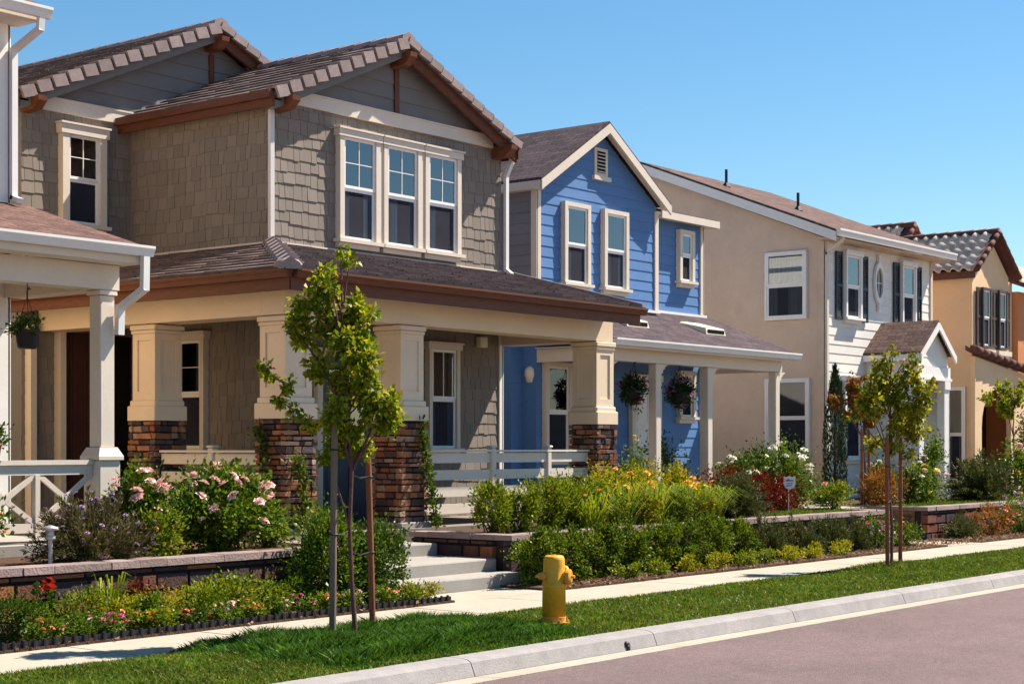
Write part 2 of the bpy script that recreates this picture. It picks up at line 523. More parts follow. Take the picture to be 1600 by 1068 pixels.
def bloom(kind, r):
    key = (kind, round(r, 3))
    if key not in BLOOMS:
        v = []
        for ring, (np_, tilt, rr) in enumerate(((6, .25, 1.0), (5, .75, .75), (4, 1.2, .5))):
            for k in range(np_):
                a = 2 * math.pi * (k + ring * .4) / np_ + random.uniform(-.2, .2)
                d = np.array([math.cos(a) * math.cos(tilt), math.sin(a) * math.cos(tilt), math.sin(tilt)])
                s = np.array([-math.sin(a), math.cos(a), 0])
                b0 = d * .08 * r
                v += [b0, d * r * rr * .65 + s * r * .42 * rr, d * r * rr + np.array([0, 0, -.12 * r * (2 - ring)]), d * r * rr * .65 - s * r * .42 * rr]
        v = np.array(v)
        o = npmesh('flower', v, np.arange(len(v)).reshape(-1, 4), M[kind])
        BLOOMS[key] = o.data
        bpy.data.objects.remove(o)
    return BLOOMS[key]


def flowers(parent, pts, kind, r, name='flower'):
    off = np.array(root_loc(parent))
    for p in pts:
        o = bpy.data.objects.new(name, bloom(kind, r * random.choice((.8, 1.0, 1.2))))
        COL.objects.link(o)
        o.parent = parent
        o.location = tuple(np.array(p) - off)
        o.rotation_euler = (random.uniform(-.7, .9), random.uniform(-.6, .6), random.uniform(0, 6))


def stems(parent, base, ends, r=.008, mt='stem', name='stems'):
    m = MB()
    b = Vector(base)
    for e in ends:
        e = Vector(e)
        b2 = b + Vector((random.uniform(-.06, .06), random.uniform(-.06, .06), 0))
        mid = b2.lerp(e, .5) + Vector((random.uniform(-.05, .05), random.uniform(-.05, .05), .08 * (e - b).length))
        m.tube([b2, mid, e], [r, r * .8, r * .4], 5)
    return m.build(name, M[mt], parent)


# ------------------------------------------------------------------ setting: ground, road, kerb, sidewalk
X0, X1 = -30.0, 130.0
m = MB()
m.box(-900, 900, -900, 900, -1.2, -.30)
m.build('ground', M['ground'], kind='structure')
m = MB()
m.box(X0, X1, -14, 8.395, -.29, -.125)
m.build('road', M['road'], kind='structure')
m = MB()
x = X0
joints = []
xj = 10.5 - 2.7 * 15
while xj < X1:
    joints.append(xj)
    xj += 2.7
for a, b in zip(joints[:-1], joints[1:]):
    a += .006
    b -= .006
    prof = [(8.708, -.30), (8.708, -.132), (8.722, -.10), (8.755, -.022), (8.79, -.004), (8.84, .004), (9.00, .006), (9.02, -.02), (9.02, -.30)]
    m.prism([(a, y, z) for y, z in prof][::-1], (b - a, 0, 0))
m.build('kerb', M['kerb'], kind='structure')
m = MB()
for a, b in zip(joints[:-1], joints[1:]):
    m.prism([(a + .005, 8.40, -.30), (a + .005, 8.40, -.118), (a + .005, 8.70, -.134), (a + .005, 8.70, -.30)][::-1], (b - a - .01, 0, 0))
m.build('gutter_pan', M['walk'], kind='structure')  # paler concrete paints in the light on the upward-facing pan
m = MB()
for a, b in zip(joints[:-1], joints[1:]):
    m.box(a - .01, a + .004, 8.45, 8.95, -.29, -.14)
m.build('kerb_joint', M['mortar'], kind='structure')
m = MB()
m.lathe((12.72, 8.745, -.085), [(.001, -.004), (.034, -.006), (.036, -.012), (.030, -.034), (.001, -.035)], 14, 'y')
m.box(12.70, 12.74, 8.70, 8.72, -.131, -.085)
tag(m.build('drain_outlet', M['black'], smooth=True), 'dark round drain hole in the kerb face, by a kerb joint', 'drain')
# verge soil under the grass
m = MB()
nx = 320
for i in range(nx):
    xa = X0 + (X1 - X0) * i / nx
    xb = X0 + (X1 - X0) * (i + 1) / nx
    m.prism([(xa, 9.021, -.2), (xa, 10.9, -.2), (xa, 10.9, .004), (xa, 10.5, .03), (xa, 9.5, .035), (xa, 9.021, .008)], (xb - xa, 0, 0))
m.build('verge_soil', M['turf'], kind='structure')
m = MB()
xa = X0
while xa < X1:
    m.box(xa + .008, xa + 1.492, 10.902, 12.10, -.2, random.uniform(-.002, .002))
    xa += 1.5
m.box(14.245, 16.08, 12.104, 12.93, -.2, .001)
m.build('sidewalk', M['walk'], kind='structure')
m = MB()
m.box(X0, 14.24, 12.104, 13.22, -.2, .025)
m.box(16.085, 27.55, 12.104, 12.935, -.2, .03)
m.box(16.63, 27.55, 12.936, 13.22, -.2, .03)
m.box(29.05, X1, 12.104, 13.22, -.2, .03)
m.build('planting_bed', M['soil'], kind='structure')
m = MB()
m.box(27.56, 29.04, 12.104, 13.6, -.2, .002)
m.box(27.56, 29.04, 13.6, 14.0, -.2, .17)
m.box(27.56, 29.04, 14.0, 14.4, -.2, .34)
m.box(27.56, 29.04, 14.4, 16.4, -.2, .603)
m.build('front_path', M['walk'], kind='structure')
m = MB()
m.box(X0, 14.0, 13.45, 16.0, -.2, .58)
m.box(X0, 14.2, 16.0, 60, -.2, .58)
m.box(14.2, 16.6, 15.3, 60, -.2, .57)
m.box(16.85, 27.5, 13.45, 60, -.2, .58)
m.box(29.1, X1, 13.45, 60, -.2, .58)
m.box(27.5, 29.1, 16.4, 60, -.2, .58)
m.build('front_yard', M['yard'], kind='structure')
m = MB()
m.box(X0, 13.97, 13.47, 15.0, .3, .588)
m.box(16.87, 27.47, 13.47, 15.0, .3, .588)
m.box(29.12, X1, 13.47, 16.5, .3, .588)
m.build('upper_planting_bed', M['soil'], kind='structure')


def grass(name, n, xr, yr, h, z, patch=None, lean=.35, mt='grass', ex=1.7):
    t = RNG.uniform(0, 1, n) ** ex
    px = xr[0] + (xr[1] - xr[0]) * t
    py = RNG.uniform(yr[0], yr[1], n)
    hh = h(px, py) * RNG.uniform(.55, 1.35, n)
    ww = .006 * RNG.uniform(.7, 1.6, n) * (1 + np.maximum(0, px - 14) * .05)
    a = RNG.uniform(0, 2 * np.pi, n)
    ln = RNG.normal(0, lean, (n, 2)) * hh[:, None]
    zz = np.interp(py, [9.02, 9.5, 10.5, 10.9], [.006, .035, .03, .004]) if z is None else np.full(n, z)
    b = np.stack([px, py, zz - .005], 1)
    s = np.stack([np.cos(a), np.sin(a), np.zeros(n)], 1) * ww[:, None]
    mid = b + np.stack([ln[:, 0] * .4, ln[:, 1] * .4, hh * .62], 1)
    tip = b + np.stack([ln[:, 0], ln[:, 1], hh], 1)
    v = np.stack([b - s, b + s, mid + s * .6, tip, mid - s * .6], 1).reshape(-1, 3)
    q = np.arange(5 * n).reshape(-1, 5)
    return npmesh(name, v, q, M[mt], None, 'stuff')


def verge_h(px, py):
    bumps = .5 + .5 * np.sin(px * 3.1 + np.sin(py * 4) * 1.5) * np.sin(py * 5.3 + px * 1.3)
    near2 = np.exp(-((px - 21.8) / .9) ** 2 - ((py - 10.4) / .4) ** 2) * .07
    return .026 + .014 * bumps + near2


def tall_h(px, py):
    edge = np.clip((px - 9.15) / .35, 0, 1) * np.clip((12.75 - px) / .5, 0, 1) * np.clip((py - 9.0) / .25, .25, 1)
    bumps = .5 + .5 * np.sin(px * 4.3 + np.sin(py * 5) * 1.7) * np.sin(py * 6.1 + px * 1.9)
    return edge * (.05 + .075 * bumps)


tag(grass('verge_grass', 210000, (6.5, 62), (8.99, 10.92), verge_h, None, lean=.6), 'short mown grass of the strip between kerb and sidewalk', 'grass')
tag(grass('tall_grass', 60000, (9.1, 12.8), (9.0, 11.02), tall_h, None, mt='grass_tall', ex=1.0, lean=.55), 'taller uncut dark grass around the nearest street tree', 'grass')
tag(grass('lawn_grass', 9000, (24.6, 27.4), (13.5, 15.6), lambda a, b: .05 + 0 * a, .58), 'small patch of lawn above the retaining wall', 'grass')
tag(grass('lawn_grass', 9000, (29.2, 40), (13.6, 15.2), lambda a, b: .05 + 0 * a, .58), 'lawn in front of the white sided house', 'grass')
# scattered mulch chips and dry leaves on the beds
n = 5200
pp = np.stack([RNG.uniform(6, 34, n), RNG.uniform(12.08, 13.15, n), np.full(n, .035)], 1)
pp[:, 0] = np.where((pp[:, 0] > 14.15) & (pp[:, 0] < 16.2), pp[:, 0] + 2.3, pp[:, 0])
M['chip'] = mat('dry_leaf_litter', (.2, .1, .05), .8, island=[(.10, .055, .03), (.20, .10, .05), (.30, .17, .09), (.06, .035, .025)], leaf=True, trans=.1)
tag(leaves('leaf_litter', pp, RNG.normal(0, 1, (n, 3)) * np.array([1, 1, .15]), .05, .03, M['chip'], None, .3, .2, 'stuff', .02), 'brown bark and dry leaves scattered on the beds', 'leaf litter')


# ------------------------------------------------------------------ house building helpers
class Face:
    """local frame on a wall: u along the wall, z up, w outwards. 'y' faces -y (the street), 'x' faces -x"""

    def __init__(self, axis, pos):
        self.axis, self.pos = axis, pos

    def p(self, u, z, w):
        return (u, self.pos - w, z) if self.axis == 'y' else (self.pos - w, u, z)

    def box(self, m, u0, u1, z0, z1, w0, w1):
        a = self.p(u0, z0, w0)
        b = self.p(u1, z1, w1)
        m.box(min(a[0], b[0]), max(a[0], b[0]), min(a[1], b[1]), max(a[1], b[1]), min(a[2], b[2]), max(a[2], b[2]))

    def hexa(self, m, c):
        """c: (u, z, w) corners, lower four then upper four"""
        m.hexa([self.p(*q) for q in c])


def lap(m, F, z0, z1, u0, u1, e=.19, t=.022):
    """lap boards; u0/u1 are numbers or functions of z"""
    f0 = u0 if callable(u0) else (lambda z: u0)
    f1 = u1 if callable(u1) else (lambda z: u1)
    z = z0
    while z < z1 - .01:
        zt = min(z + e, z1)
        a0, b0, a1, b1 = f0(z), f1(z), f0(zt), f1(zt)
        if b0 - a0 > .03:
            if b1 < a1:
                a1 = b1 = (a1 + b1) / 2
            F.hexa(m, [(a0, z, 0), (b0, z, 0), (b0, z, t), (a0, z, t), (a1, zt, 0), (b1, zt, 0), (b1, zt, .003), (a1, zt, .003)])
        z = zt


def shingles(m, F, z0, z1, u0, u1, e=.185, t=.014, holes=()):
    z = z0
    r = random.Random(int(u0 * 100 + z0 * 10))
    while z < z1 - .02:
        u = u0 - r.uniform(0, .12)
        zt = min(z + e, z1)
        wav = r.uniform(0, 6)
        while u < u1:
            wd = r.choice((.11, .14, .17, .2, .24))
            a, b = max(u, u0), min(u + wd - .008, u1)
            u += wd
            if b - a < .015:
                continue
            if any(h[0] < (a + b) / 2 < h[1] and h[2] < (z + zt) / 2 < h[3] for h in holes):
                continue
            dz = r.uniform(-.012, .012) + .016 * math.sin(u * 3.1 + wav)
            tt = t + r.uniform(-.003, .004)
            F.hexa(m, [(a, z + dz, 0), (b, z + dz + r.uniform(-.004, .004), 0), (b, z + dz, tt), (a, z + dz, tt), (a, zt + .02, 0), (b, zt + .02, 0), (b, zt + .02, .002), (a, zt + .02, .002)])
        z = zt


def window(house, F, u0, u1, z0, z1, casing='trim', cw=.10, head=True, sill=True, upper='curtain', lower='screen', split=.5, mun=None, glass='glass', label=None, depth=.075):
    """double-hung window: casing > sash, pane, curtain, insect_screen"""
    F = Face(F.axis, F.pos - .036)
    m = MB()
    F.box(m, u0, u0 + cw, z0, z1, -.036, depth)
    F.box(m, u1 - cw, u1, z0, z1, -.036, depth)
    hx = .035 if head else 0
    F.box(m, u0 - hx, u1 + hx, z1 + .002, z1 + cw * (1.15 if head else .9), -.036, depth + (.02 if head else .0))
    if head:
        F.box(m, u0 - .05, u1 + .05, z1 + cw * 1.15 + .002, z1 + cw * 1.15 + .03, -.036, depth + .045)
    F.box(m, u0 - (.05 if sill else 0), u1 + (.05 if sill else 0), z0 - .055, z0 - .002, -.036, depth + (.05 if sill else .0))
    if sill:
        F.box(m, u0, u1, z0 - .13, z0 - .057, -.036, depth - .02)
    win = m.build('window', M[casing], house)
    if label:
        win['label'] = label
    a, b = u0 + cw + .002, u1 - cw - .002
    zs = z0 + (z1 - z0) * split
    m = MB()
    s = .042
    for (za, zb, w) in ((z0, zs, .034), (zs + .001, z1, .05)):
        F.box(m, a, a + s, za, zb, .006, w)
        F.box(m, b - s, b, za, zb, .006, w)
        F.box(m, a + s, b - s, za, za + s, .006, w)
        F.box(m, a + s, b - s, zb - s, zb, .006, w)
    if mun:
        nc, nr = mun
        for i in range(1, nc):
            u = a + (b - a) * i / nc
            F.box(m, u - .006, u + .006, zs + s, z1 - s, .034, .044)
        for i in range(1, nr):
            z = zs + (z1 - zs) * i / nr
            F.box(m, a + s, b - s, z - .006, z + .006, .035, .043)
    m.build('sash', M['vinyl'], win)
    m = MB()
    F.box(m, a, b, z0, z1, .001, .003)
    m.build('unlit_room_panel', M['dark'], win)  # black sheet painting the darkness of the room behind the glass
    m = MB()
    F.box(m, a + s, b - s, zs + s, z1 - s, .030, .033)
    m.build('pane', M[glass], win)
    if upper:
        m = MB()
        nf = max(6, int((b - a - 2 * s) / .045))
        for i in range(nf):
            ua = a + s + (b - a - 2 * s) * i / nf
            ub = a + s + (b - a - 2 * s) * (i + 1) / nf
            wa, wb = (.008, .024) if i % 2 else (.024, .008)
            m.quad(F.p(ua, zs + s, wa), F.p(ub, zs + s, wb), F.p(ub, z1 - s, wb), F.p(ua, z1 - s, wa))
        m.build('curtain', M[upper], win)
    if upper and lower == 'screen':
        rw_ = random.Random(int(u0 * 100))
        m = MB()
        w_ = b - a - 2 * s
        for fa, fb in ((0, rw_.uniform(.12, .45)), (1 - rw_.uniform(.05, .3), 1)):
            k_ = max(3, int((fb - fa) * w_ / .04))
            for i in range(k_):
                ua, ub = a + s + w_ * (fa + (fb - fa) * i / k_), a + s + w_ * (fa + (fb - fa) * (i + 1) / k_)
                wa, wb = (.006, .011) if i % 2 else (.011, .006)
                m.quad(F.p(ua, z0 + s, wa), F.p(ub, z0 + s, wb), F.p(ub, zs - s, wb), F.p(ua, zs - s, wa))
        m.build('drape', M[upper], win)
    m = MB()
    F.box(m, a + s, b - s, z0 + s, zs - s, .016, .018)
    if lower == 'screen':
        m.build('insect_screen', M['screen'], win)
    else:
        m.build('pane', M[glass], win)
    return win


def roof_slab(m, pts, th=.05):
    """pts: polygon of the upper face; thickness straight down; uv in metres along the slope"""
    a = [Vector(p) for p in pts]
    i0 = len(m.f)
    n = (a[1] - a[0]).cross(a[2] - a[0]).normalized()
    if n.z < 0:
        a.reverse()
        n = -n
    m.prism([p - Vector((0, 0, th)) for p in a], (0, 0, th))
    u = Vector((0, 0, 1)).cross(n)
    u = u.normalized() if u.length > 1e-4 else Vector((1, 0, 0))
    v = n.cross(u)
    for fi in range(i0, len(m.f)):
        m.uv[fi] = [(Vector(m.v[k]).dot(u), Vector(m.v[k]).dot(v)) for k in m.f[fi]]


def tiles(m, O, U, V, L, f0, f1, tw=.30, e=.30, th=.032, seed=1):
    """flat concrete tiles in staggered courses; f0/f1 give the u limits at slope distance v"""
    O, U, V = Vector(O), Vector(U).normalized(), Vector(V).normalized()
    N = U.cross(V)
    if N.z < 0:
        N = -N
    r = random.Random(seed)
    k = 0
    v = 0.0
    while v < L - .02:
        vt = min(v + e + .05, L)
        a0, b0 = f0(v), f1(v)
        u = a0 - (tw * .5 if k % 2 else 0)
        while u < b0:
            a, b = max(u, a0) + .003, min(u + tw, b0) - .003
            u += tw
            if b - a < .04:
                continue
            dv = r.uniform(-.012, .012)
            h = r.uniform(-.003, .006)
            va = v + dv
            P = lambda uu, vv, nn: O + U * uu + V * vv + N * nn
            m.hexa([P(a, va, .004), P(b, va, .004), P(b, vt, .004), P(a, vt, .004), P(a, va, .022 + th + h), P(b, va, .022 + th + h + r.uniform(-.003, .003)), P(b, vt, th - .006), P(a, vt, th - .006)])
        v += e
        k += 1


def gutter(m, x0, x1, y, z, s=.12):
    """k-style gutter along x with its front at y"""
    prof = [(y + .10, z - s), (y + .035, z - s), (y + .02, z - s * .55), (y, z - s * .25), (y, z), (y + .012, z), (y + .014, z - .02), (y + .10, z - .02)]
    m.prism([(x0, a, b) for a, b in prof], (x1 - x0, 0, 0))


def gutter_y(m, y0, y1, x, z, s=.12):
    prof = [(x + .10, z - s), (x + .035, z - s), (x + .02, z - s * .55), (x, z - s * .25), (x, z), (x + .012, z), (x + .014, z - .02), (x + .10, z - .02)]
    m.prism([(a, y0, b) for a, b in prof][::-1], (0, y1 - y0, 0))


def rect_pipe(m, pts, w=.075, d=.055):
    """downspout: chain of boxed runs between points"""
    for a, b in zip(pts[:-1], pts[1:]):
        a, b = Vector(a), Vector(b)
        t = (b - a).normalized()
        a, b = a - t * .02, b + t * .02
        s = Vector((1, 0, 0)) if abs(t.x) < .5 else Vector((0, 1, 0))
        q = t.cross(s).normalized()
        s = q.cross(t).normalized()
        m.hexa([p + s * i * w / 2 + q * j * d / 2 for p in (a, b) for i, j in ((-1, -1), (1, -1), (1, 1), (-1, 1))])


def panel_door(house, F, u0, u1, z0, z1, material, cas='trim', label=None, lite=False):
    F = Face(F.axis, F.pos - .036)
    m = MB()
    F.box(m, u0, u1, z0, z1, .002, .035)
    w = u1 - u0
    if not lite:
        for a, b in ((.10, .46), (.54, .90)):
            for c, d in ((.07, .30), (.36, .62), (.68, .93)):
                F.box(m, u0 + a * w, u0 + b * w, z0 + c * (z1 - z0), z0 + d * (z1 - z0), .035, .045)
    else:
        for a, b in ((.10, .46), (.54, .90)):
            F.box(m, u0 + a * w, u0 + b * w, z0 + .07 * (z1 - z0), z0 + .36 * (z1 - z0), .035, .045)
    d = m.build('door', M[material], house)
    if label:
        d['label'] = label
    if lite:
        m = MB()
        F.box(m, u0 + .14 * w, u1 - .14 * w, z0 + .45 * (z1 - z0), z0 + .93 * (z1 - z0), .036, .04)
        m.build('pane', M['glass'], d)
    m = MB()
    F.box(m, u0 - .11, u0 - .003, z0, z1 + .003, -.036, .06)
    F.box(m, u1 + .003, u1 + .11, z0, z1 + .003, -.036, .06)
    F.box(m, u0 - .14, u1 + .14, z1 + .005, z1 + .13, -.036, .075)
    m.build('door_frame', M[cas], d)
    m = MB()
    c = F.p(u1 - .08 * w, z0 + .46 * (z1 - z0), .065)
    m.lathe(c, [(.001, -.03), (.022, -.025), (.03, 0), (.022, .025), (.001, .03)], 10)
    F.box(m, u1 - .10 * w, u1 - .06 * w, z0 + .44 * (z1 - z0), z0 + .48 * (z1 - z0), .036, .05)
    m.build('handle', M['metal'], d, smooth=True)
    return d


def rail_boards(house, pts0, pts1, along, zt, posts, zb=.66, mt='trim'):
    """porch railing of flat horizontal boards between two points; along 'x' or 'y'"""
    m = MB()
    a, b = pts0, pts1

    def bx(s0, s1, z0, z1, t):
        if along == 'x':
            m.box(s0, s1, a[1] - t, a[1] + t, z0, z1)
        else:
            m.box(a[0] - t, a[0] + t, s0, s1, z0, z1)
    i = 0 if along == 'x' else 1
    s0, s1 = a[i], b[i]
    bx(s0, s1, zt - .03, zt, .055)
    z = zt - .045
    for k in range(4):
        bx(s0, s1, z - .14, z, .018)
        z -= .24
    r = m.build('railing', M[mt], house)
    for q in posts:
        m = MB()
        c = (q, a[1]) if along == 'x' else (a[0], q)
        m.bbox(c[0] - .05, c[0] + .05, c[1] - .05, c[1] + .05, zb, zt + .035)
        m.bbox(c[0] - .065, c[0] + .065, c[1] - .065, c[1] + .065, zt + .037, zt + .065)
        m.build('post', M[mt], r)
    return r


def stone_pier(parent, cx, cy, z0, z1, h=.272):
    m = MB()
    m.box(cx - h + .03, cx + h - .03, cy - h + .03, cy + h - .03, z0, z1 - .002)
    core = m.build('pier_core', M['mortar'], parent)
    m = MB()
    r = random.Random(int(cx * 31 + cy * 17))
    z = z0
    while z < z1 - .03:
        zt = min(z + r.uniform(.05, .105), z1)
        for side in range(4):
            s = -h - .01
            while s < h + .01:
                wd = r.uniform(.10, .33)
                e = min(s + wd, h + .012)
                if e - s > .03:
                    o = r.uniform(-.012, .028)
                    za = z + r.uniform(.003, .010)
                    zb = zt - r.uniform(.003, .010)
                    lo, hi = h - .08, h + o
                    tz = r.uniform(-.006, .006)
                    bv = .010
                    corners = []
                    for (q, ss, zz) in ((lo, s + .004, za), (lo, e - .004, za), (hi - bv, e - .004 - bv * .5, za + tz), (hi - bv, s + .004 + bv * .5, za), (lo, s + .004, zb), (lo, e - .004, zb), (hi, e - .006 - bv, zb - bv), (hi, s + .006 + bv, zb - bv + tz)):
                        if side == 0:
                            corners.append((cx + ss, cy - q, zz))
                        elif side == 1:
                            corners.append((cx - q, cy - ss, zz))
                        elif side == 2:
                            corners.append((cx - ss, cy + q, zz))
                        else:
                            corners.append((cx + q, cy + ss, zz))
                    m.hexa(corners)
                s = e
        z = zt
    m.build('stonework', M['stone'], core)
    return core


def pillar(house, cx, cy, zb, zt, label=None):
    """square painted porch pillar with recessed panels on a ledge-stone pier"""
    m = MB()
    h = .233
    m.bbox(cx - .288, cx + .288, cy - .288, cy + .288, zb, zb + .20)
    m.bbox(cx - .262, cx + .262, cy - .262, cy + .262, zb + .202, zb + .275)
    m.box(cx - h + .02, cx + h - .02, cy - h + .02, cy + h - .02, zb + .27, zt - .002)
    za, zc = zb + .277, zt - .12
    for sx, sy in ((0, -1), (-1, 0), (0, 1), (1, 0)):
        def q(u0, u1, z0, z1):
            if sx == 0:
                y0, y1 = sorted((cy + sy * (h - .021), cy + sy * h))
                m.box(cx + u0, cx + u1, y0, y1, z0, z1)
            else:
                x0, x1 = sorted((cx + sx * (h - .021), cx + sx * h))
                m.box(x0, x1, cy + u0, cy + u1, z0, z1)
        hh = h if sx == 0 else h - .0225
        q(-hh, -h + .1, za, zc)
        q(h - .1, hh, za, zc)
        q(-h + .101, h - .101, za, za + .12)
        q(-h + .101, h - .101, zc - .09, zc)
    m.bbox(cx - .252, cx + .252, cy - .252, cy + .252, zc + .002, zc + .05)
    m.bbox(cx - .265, cx + .265, cy - .265, cy + .265, zc + .052, zt)
    o = m.build('pillar', M['pillar'], house)
    if label:
        o['label'] = label
    return o


# ------------------------------------------------------------------ grey shingled house (second from the left)
G = thing('shingled_house', (17.85, 19.0, .58), 'taupe shingled two-storey house with tiled gables and stone-based porch pillars', 'house')
FY, WY = 17.2, 20.3           # front wall and wing wall planes
XA, XB, XC = 16.26, 21.4, 14.3
m = MB()
m.box(XA, XB, FY, 27, .2, 6.62)
m.box(XC, XA, WY, 27, .2, 6.62)
m.prism([(XA, FY, 6.62), (XB, FY, 6.62), ((XA + XB) / 2, FY, 7.80)], (0, 8, 0))
m.prism([(XC, WY, 6.62), (XB, WY, 6.62), ((XC + XB) / 2, WY, 8.17)], (0, 6.7, 0))
m.build('wall', M['taupe_lap'], G)
m = MB()
Ff, Fs, Fw = Face('y', FY), Face('x', XA), Face('y', WY)
shingles(m, Ff, 4.55, 6.64, XA, XB)
m.build('upper_shingles', M['shingle'], G)
m = MB()
shingles(m, Ff, .64, 3.72, XA, XB)
m.build('porch_shingles', M['shingle'], G)
m = MB()
shingles(m, Fs, 4.55, 6.66, FY, WY)
m.build('side_shingles', M['shingle'], G)
m = MB()
shingles(m, Fs, .64, 3.72, FY, WY)
m.build('porch_shingles', M['shingle'], G)
m = MB()
shingles(m, Fw, 3.9, 6.66, XC, XA)
m.build('wing_shingles', M['shingle'], G)
m = MB()
shingles(m, Fw, .64, 3.72, XC, XA)
m.build('porch_shingles', M['shingle'], G)
xm, sl_ = (XA + XB) / 2, .45
m = MB()
lap(m, Ff, 6.80, 7.82, lambda z: XA + max(0, (z - 6.64) / sl_), lambda z: XB - max(0, (z - 6.64) / sl_), .235, .02)
m.build('gable_siding', M['taupe_lap'], G)
xw = (XC + XB) / 2
m = MB()
lap(m, Fw, 6.80, 8.2, lambda z: XC + max(0, (z - 6.62) / sl_), lambda z: XB - max(0, (z - 6.62) / sl_), .235, .02)
m.build('gable_siding', M['taupe_lap'], G)
# gable bands and centre battens
m = MB()
Ff.box(m, XA + .35, XB - .25, 6.62, 6.80, 0, .05)
Ff.box(m, XA + .33, XB - .23, 6.80, 6.825, 0, .065)
m.build('gable_band', M['trim'], G)
m = MB()
Fw.box(m, XC + .35, XB - .3, 6.62, 6.80, 0, .05)
Fw.box(m, XC + .33, XB - .28, 6.80, 6.825, 0, .065)
m.build('gable_band', M['trim'], G)
m = MB()
Ff.box(m, xm - .05, xm + .05, 6.826, 7.62, 0, .04)
m.build('gable_batten', M['brown'], G)
m = MB()
Fw.box(m, xw - .05, xw + .05, 6.826, 8.0, 0, .04)
m.build('gable_batten', M['brown'], G)


def tiled_gable(xa, xb, yf, yb, zr, ov, oy, seed, right=True):
    """gable roof with ridge along y: deck, tiles, rake tiles, fascia boards, outlookers"""
    xmid = (xa + xb) / 2
    half = (xb - xa) / 2 + ov
    ze = zr - half * sl_
    y0 = yf - oy
    m = MB()
    roof_slab(m, [(xmid - half, y0, ze), (xmid, y0, zr), (xmid, yb, zr), (xmid - half, yb, ze)], .06)
    roof_slab(m, [(xmid, y0, zr), (xmid + half, y0, ze), (xmid + half, yb, ze), (xmid, yb, zr)], .06)
    roof = m.build('roof', M['tile'], G)
    L = half * math.hypot(1, sl_)
    m = MB()
    tiles(m, (xmid - half, yb, ze), (0, -1, 0), (1, 0, sl_), L, lambda v: 0, lambda v: yb - y0 - .1, seed=seed)
    tiles(m, (xmid + half, y0 + .1, ze), (0, 1, 0), (-1, 0, sl_), L, lambda v: 0, lambda v: yb - y0 - .1, seed=seed + 1)
    m.build('roof_tiles', M['tile'], roof)
    # ridge caps
    m = MB()
    y = y0 - .02
    while y < yb:
        m.prism([(xmid - .15, y, zr - .02), (xmid - .13, y, zr + .045), (xmid, y, zr + .105), (xmid + .13, y, zr + .045), (xmid + .15, y, zr - .02)], (0, .36, 0))
        y += .34
        m.v[-10:] = [(p[0], p[1], p[2] + (.012 if i < 5 else -.006)) for i, p in enumerate(m.v[-10:])]
    m.build('ridge_tiles', M['tile_edge'], roof)
    # rake tiles: overlapping L-shaped pieces down both edges
    m = MB()
    nseg = int(L / .30)
    for sgn in (-1, 1):
        for k in range(nseg + 1):
            s0 = L - (k + 1) * L / (nseg + 1)
            s1 = s0 + L / (nseg + 1) - (.06 if sgn < 0 else -.01)
            hb = .17 if sgn < 0 else .12
            up = Vector((-sgn, 0, sl_)).normalized()
            nn = Vector((sgn * sl_, 0, 1)).normalized()
            b = Vector((xmid + sgn * half, y0 - .045, ze))
            lift0, lift1 = .075, .045
            q0, q1 = b + up * s0, b + up * s1
            D, D2 = Vector((0, .05, 0)), Vector((0, .22, 0))
            m.hexa([q0 + nn * (lift0 - hb), q1 + nn * (lift1 - hb), q1 + nn * (lift1 - hb) + D, q0 + nn * (lift0 - hb) + D,
                    q0 + nn * lift0, q1 + nn * lift1, q1 + nn * lift1 + D, q0 + nn * lift0 + D])
            m.hexa([q0 + nn * (lift0 - .03) + D, q1 + nn * (lift1 - .03) + D, q1 + nn * (lift1 - .03) + D2, q0 + nn * (lift0 - .03) + D2,
                    q0 + nn * lift0 + D, q1 + nn * lift1 + D, q1 + nn * lift1 + D2, q0 + nn * lift0 + D2])
    m.build('rake_tiles', M['tile_edge'], roof)
    # barge boards under the rake and eave fascias
    for sgn in (-1, 1):
        m = MB()
        a = Vector((xmid + sgn * half, y0 + .06, ze))
        b = Vector((xmid, y0 + .06, zr))
        m.hexa([a + Vector((0, .0, -.25)), b + Vector((0, .0, -.25)), b + Vector((0, .05, -.25)), a + Vector((0, .05, -.25)),
                a + Vector((0, .0, -.065)), b + Vector((0, .0, -.065)), b + Vector((0, .05, -.065)), a + Vector((0, .05, -.065))])
        m.build('barge_board', M['taupe_lap' if sgn < 0 else 'brown'], roof)  # left board coloured taupe for the shade under the rake
    m = MB()
    m.box(xmid - half - .03, xmid - half + .01, y0 + .03, yb, ze - .20, ze - .01)
    m.box(xmid - half + .012, xa - .002, y0 + .06, yb, ze - .10, ze - .075)
    m.box(xmid - half - .10, xmid - half - .032, y0 + .03, yb, ze - .09, ze + .02)
    m.build('eave_fascia', M['brown'], roof)
    m = MB()
    m.box(xmid + half - .01, xmid + half + .03, y0 + .03, yb, ze - .20, ze - .01)
    m.build('eave_fascia', M['brown'], roof)
    for px_, zz in ((xa + .12, ze - .02 + .1), (xmid, zr - .10), (xb - .12, ze + .08)):
        m = MB()
        m.prism([(px_ - .075, yf, zz - .34 + .04), (px_ - .075, yf - .30, zz - .32 + .04), (px_ - .075, yf - oy - .11, zz - .20 + .03), (px_ - .075, yf - oy - .12, zz - .10), (px_ - .075, yf, zz - .10)], (.15, 0, 0))
        m.build('outlooker', M['brown2'], roof)
    return roof


tiled_gable(XA - .06, XB - .06, FY, 24.0, 7.90, .17, .32, 3)
tiled_gable(XC - .06, XB - .06, WY, 27.2, 8.42, .17, .32, 9)
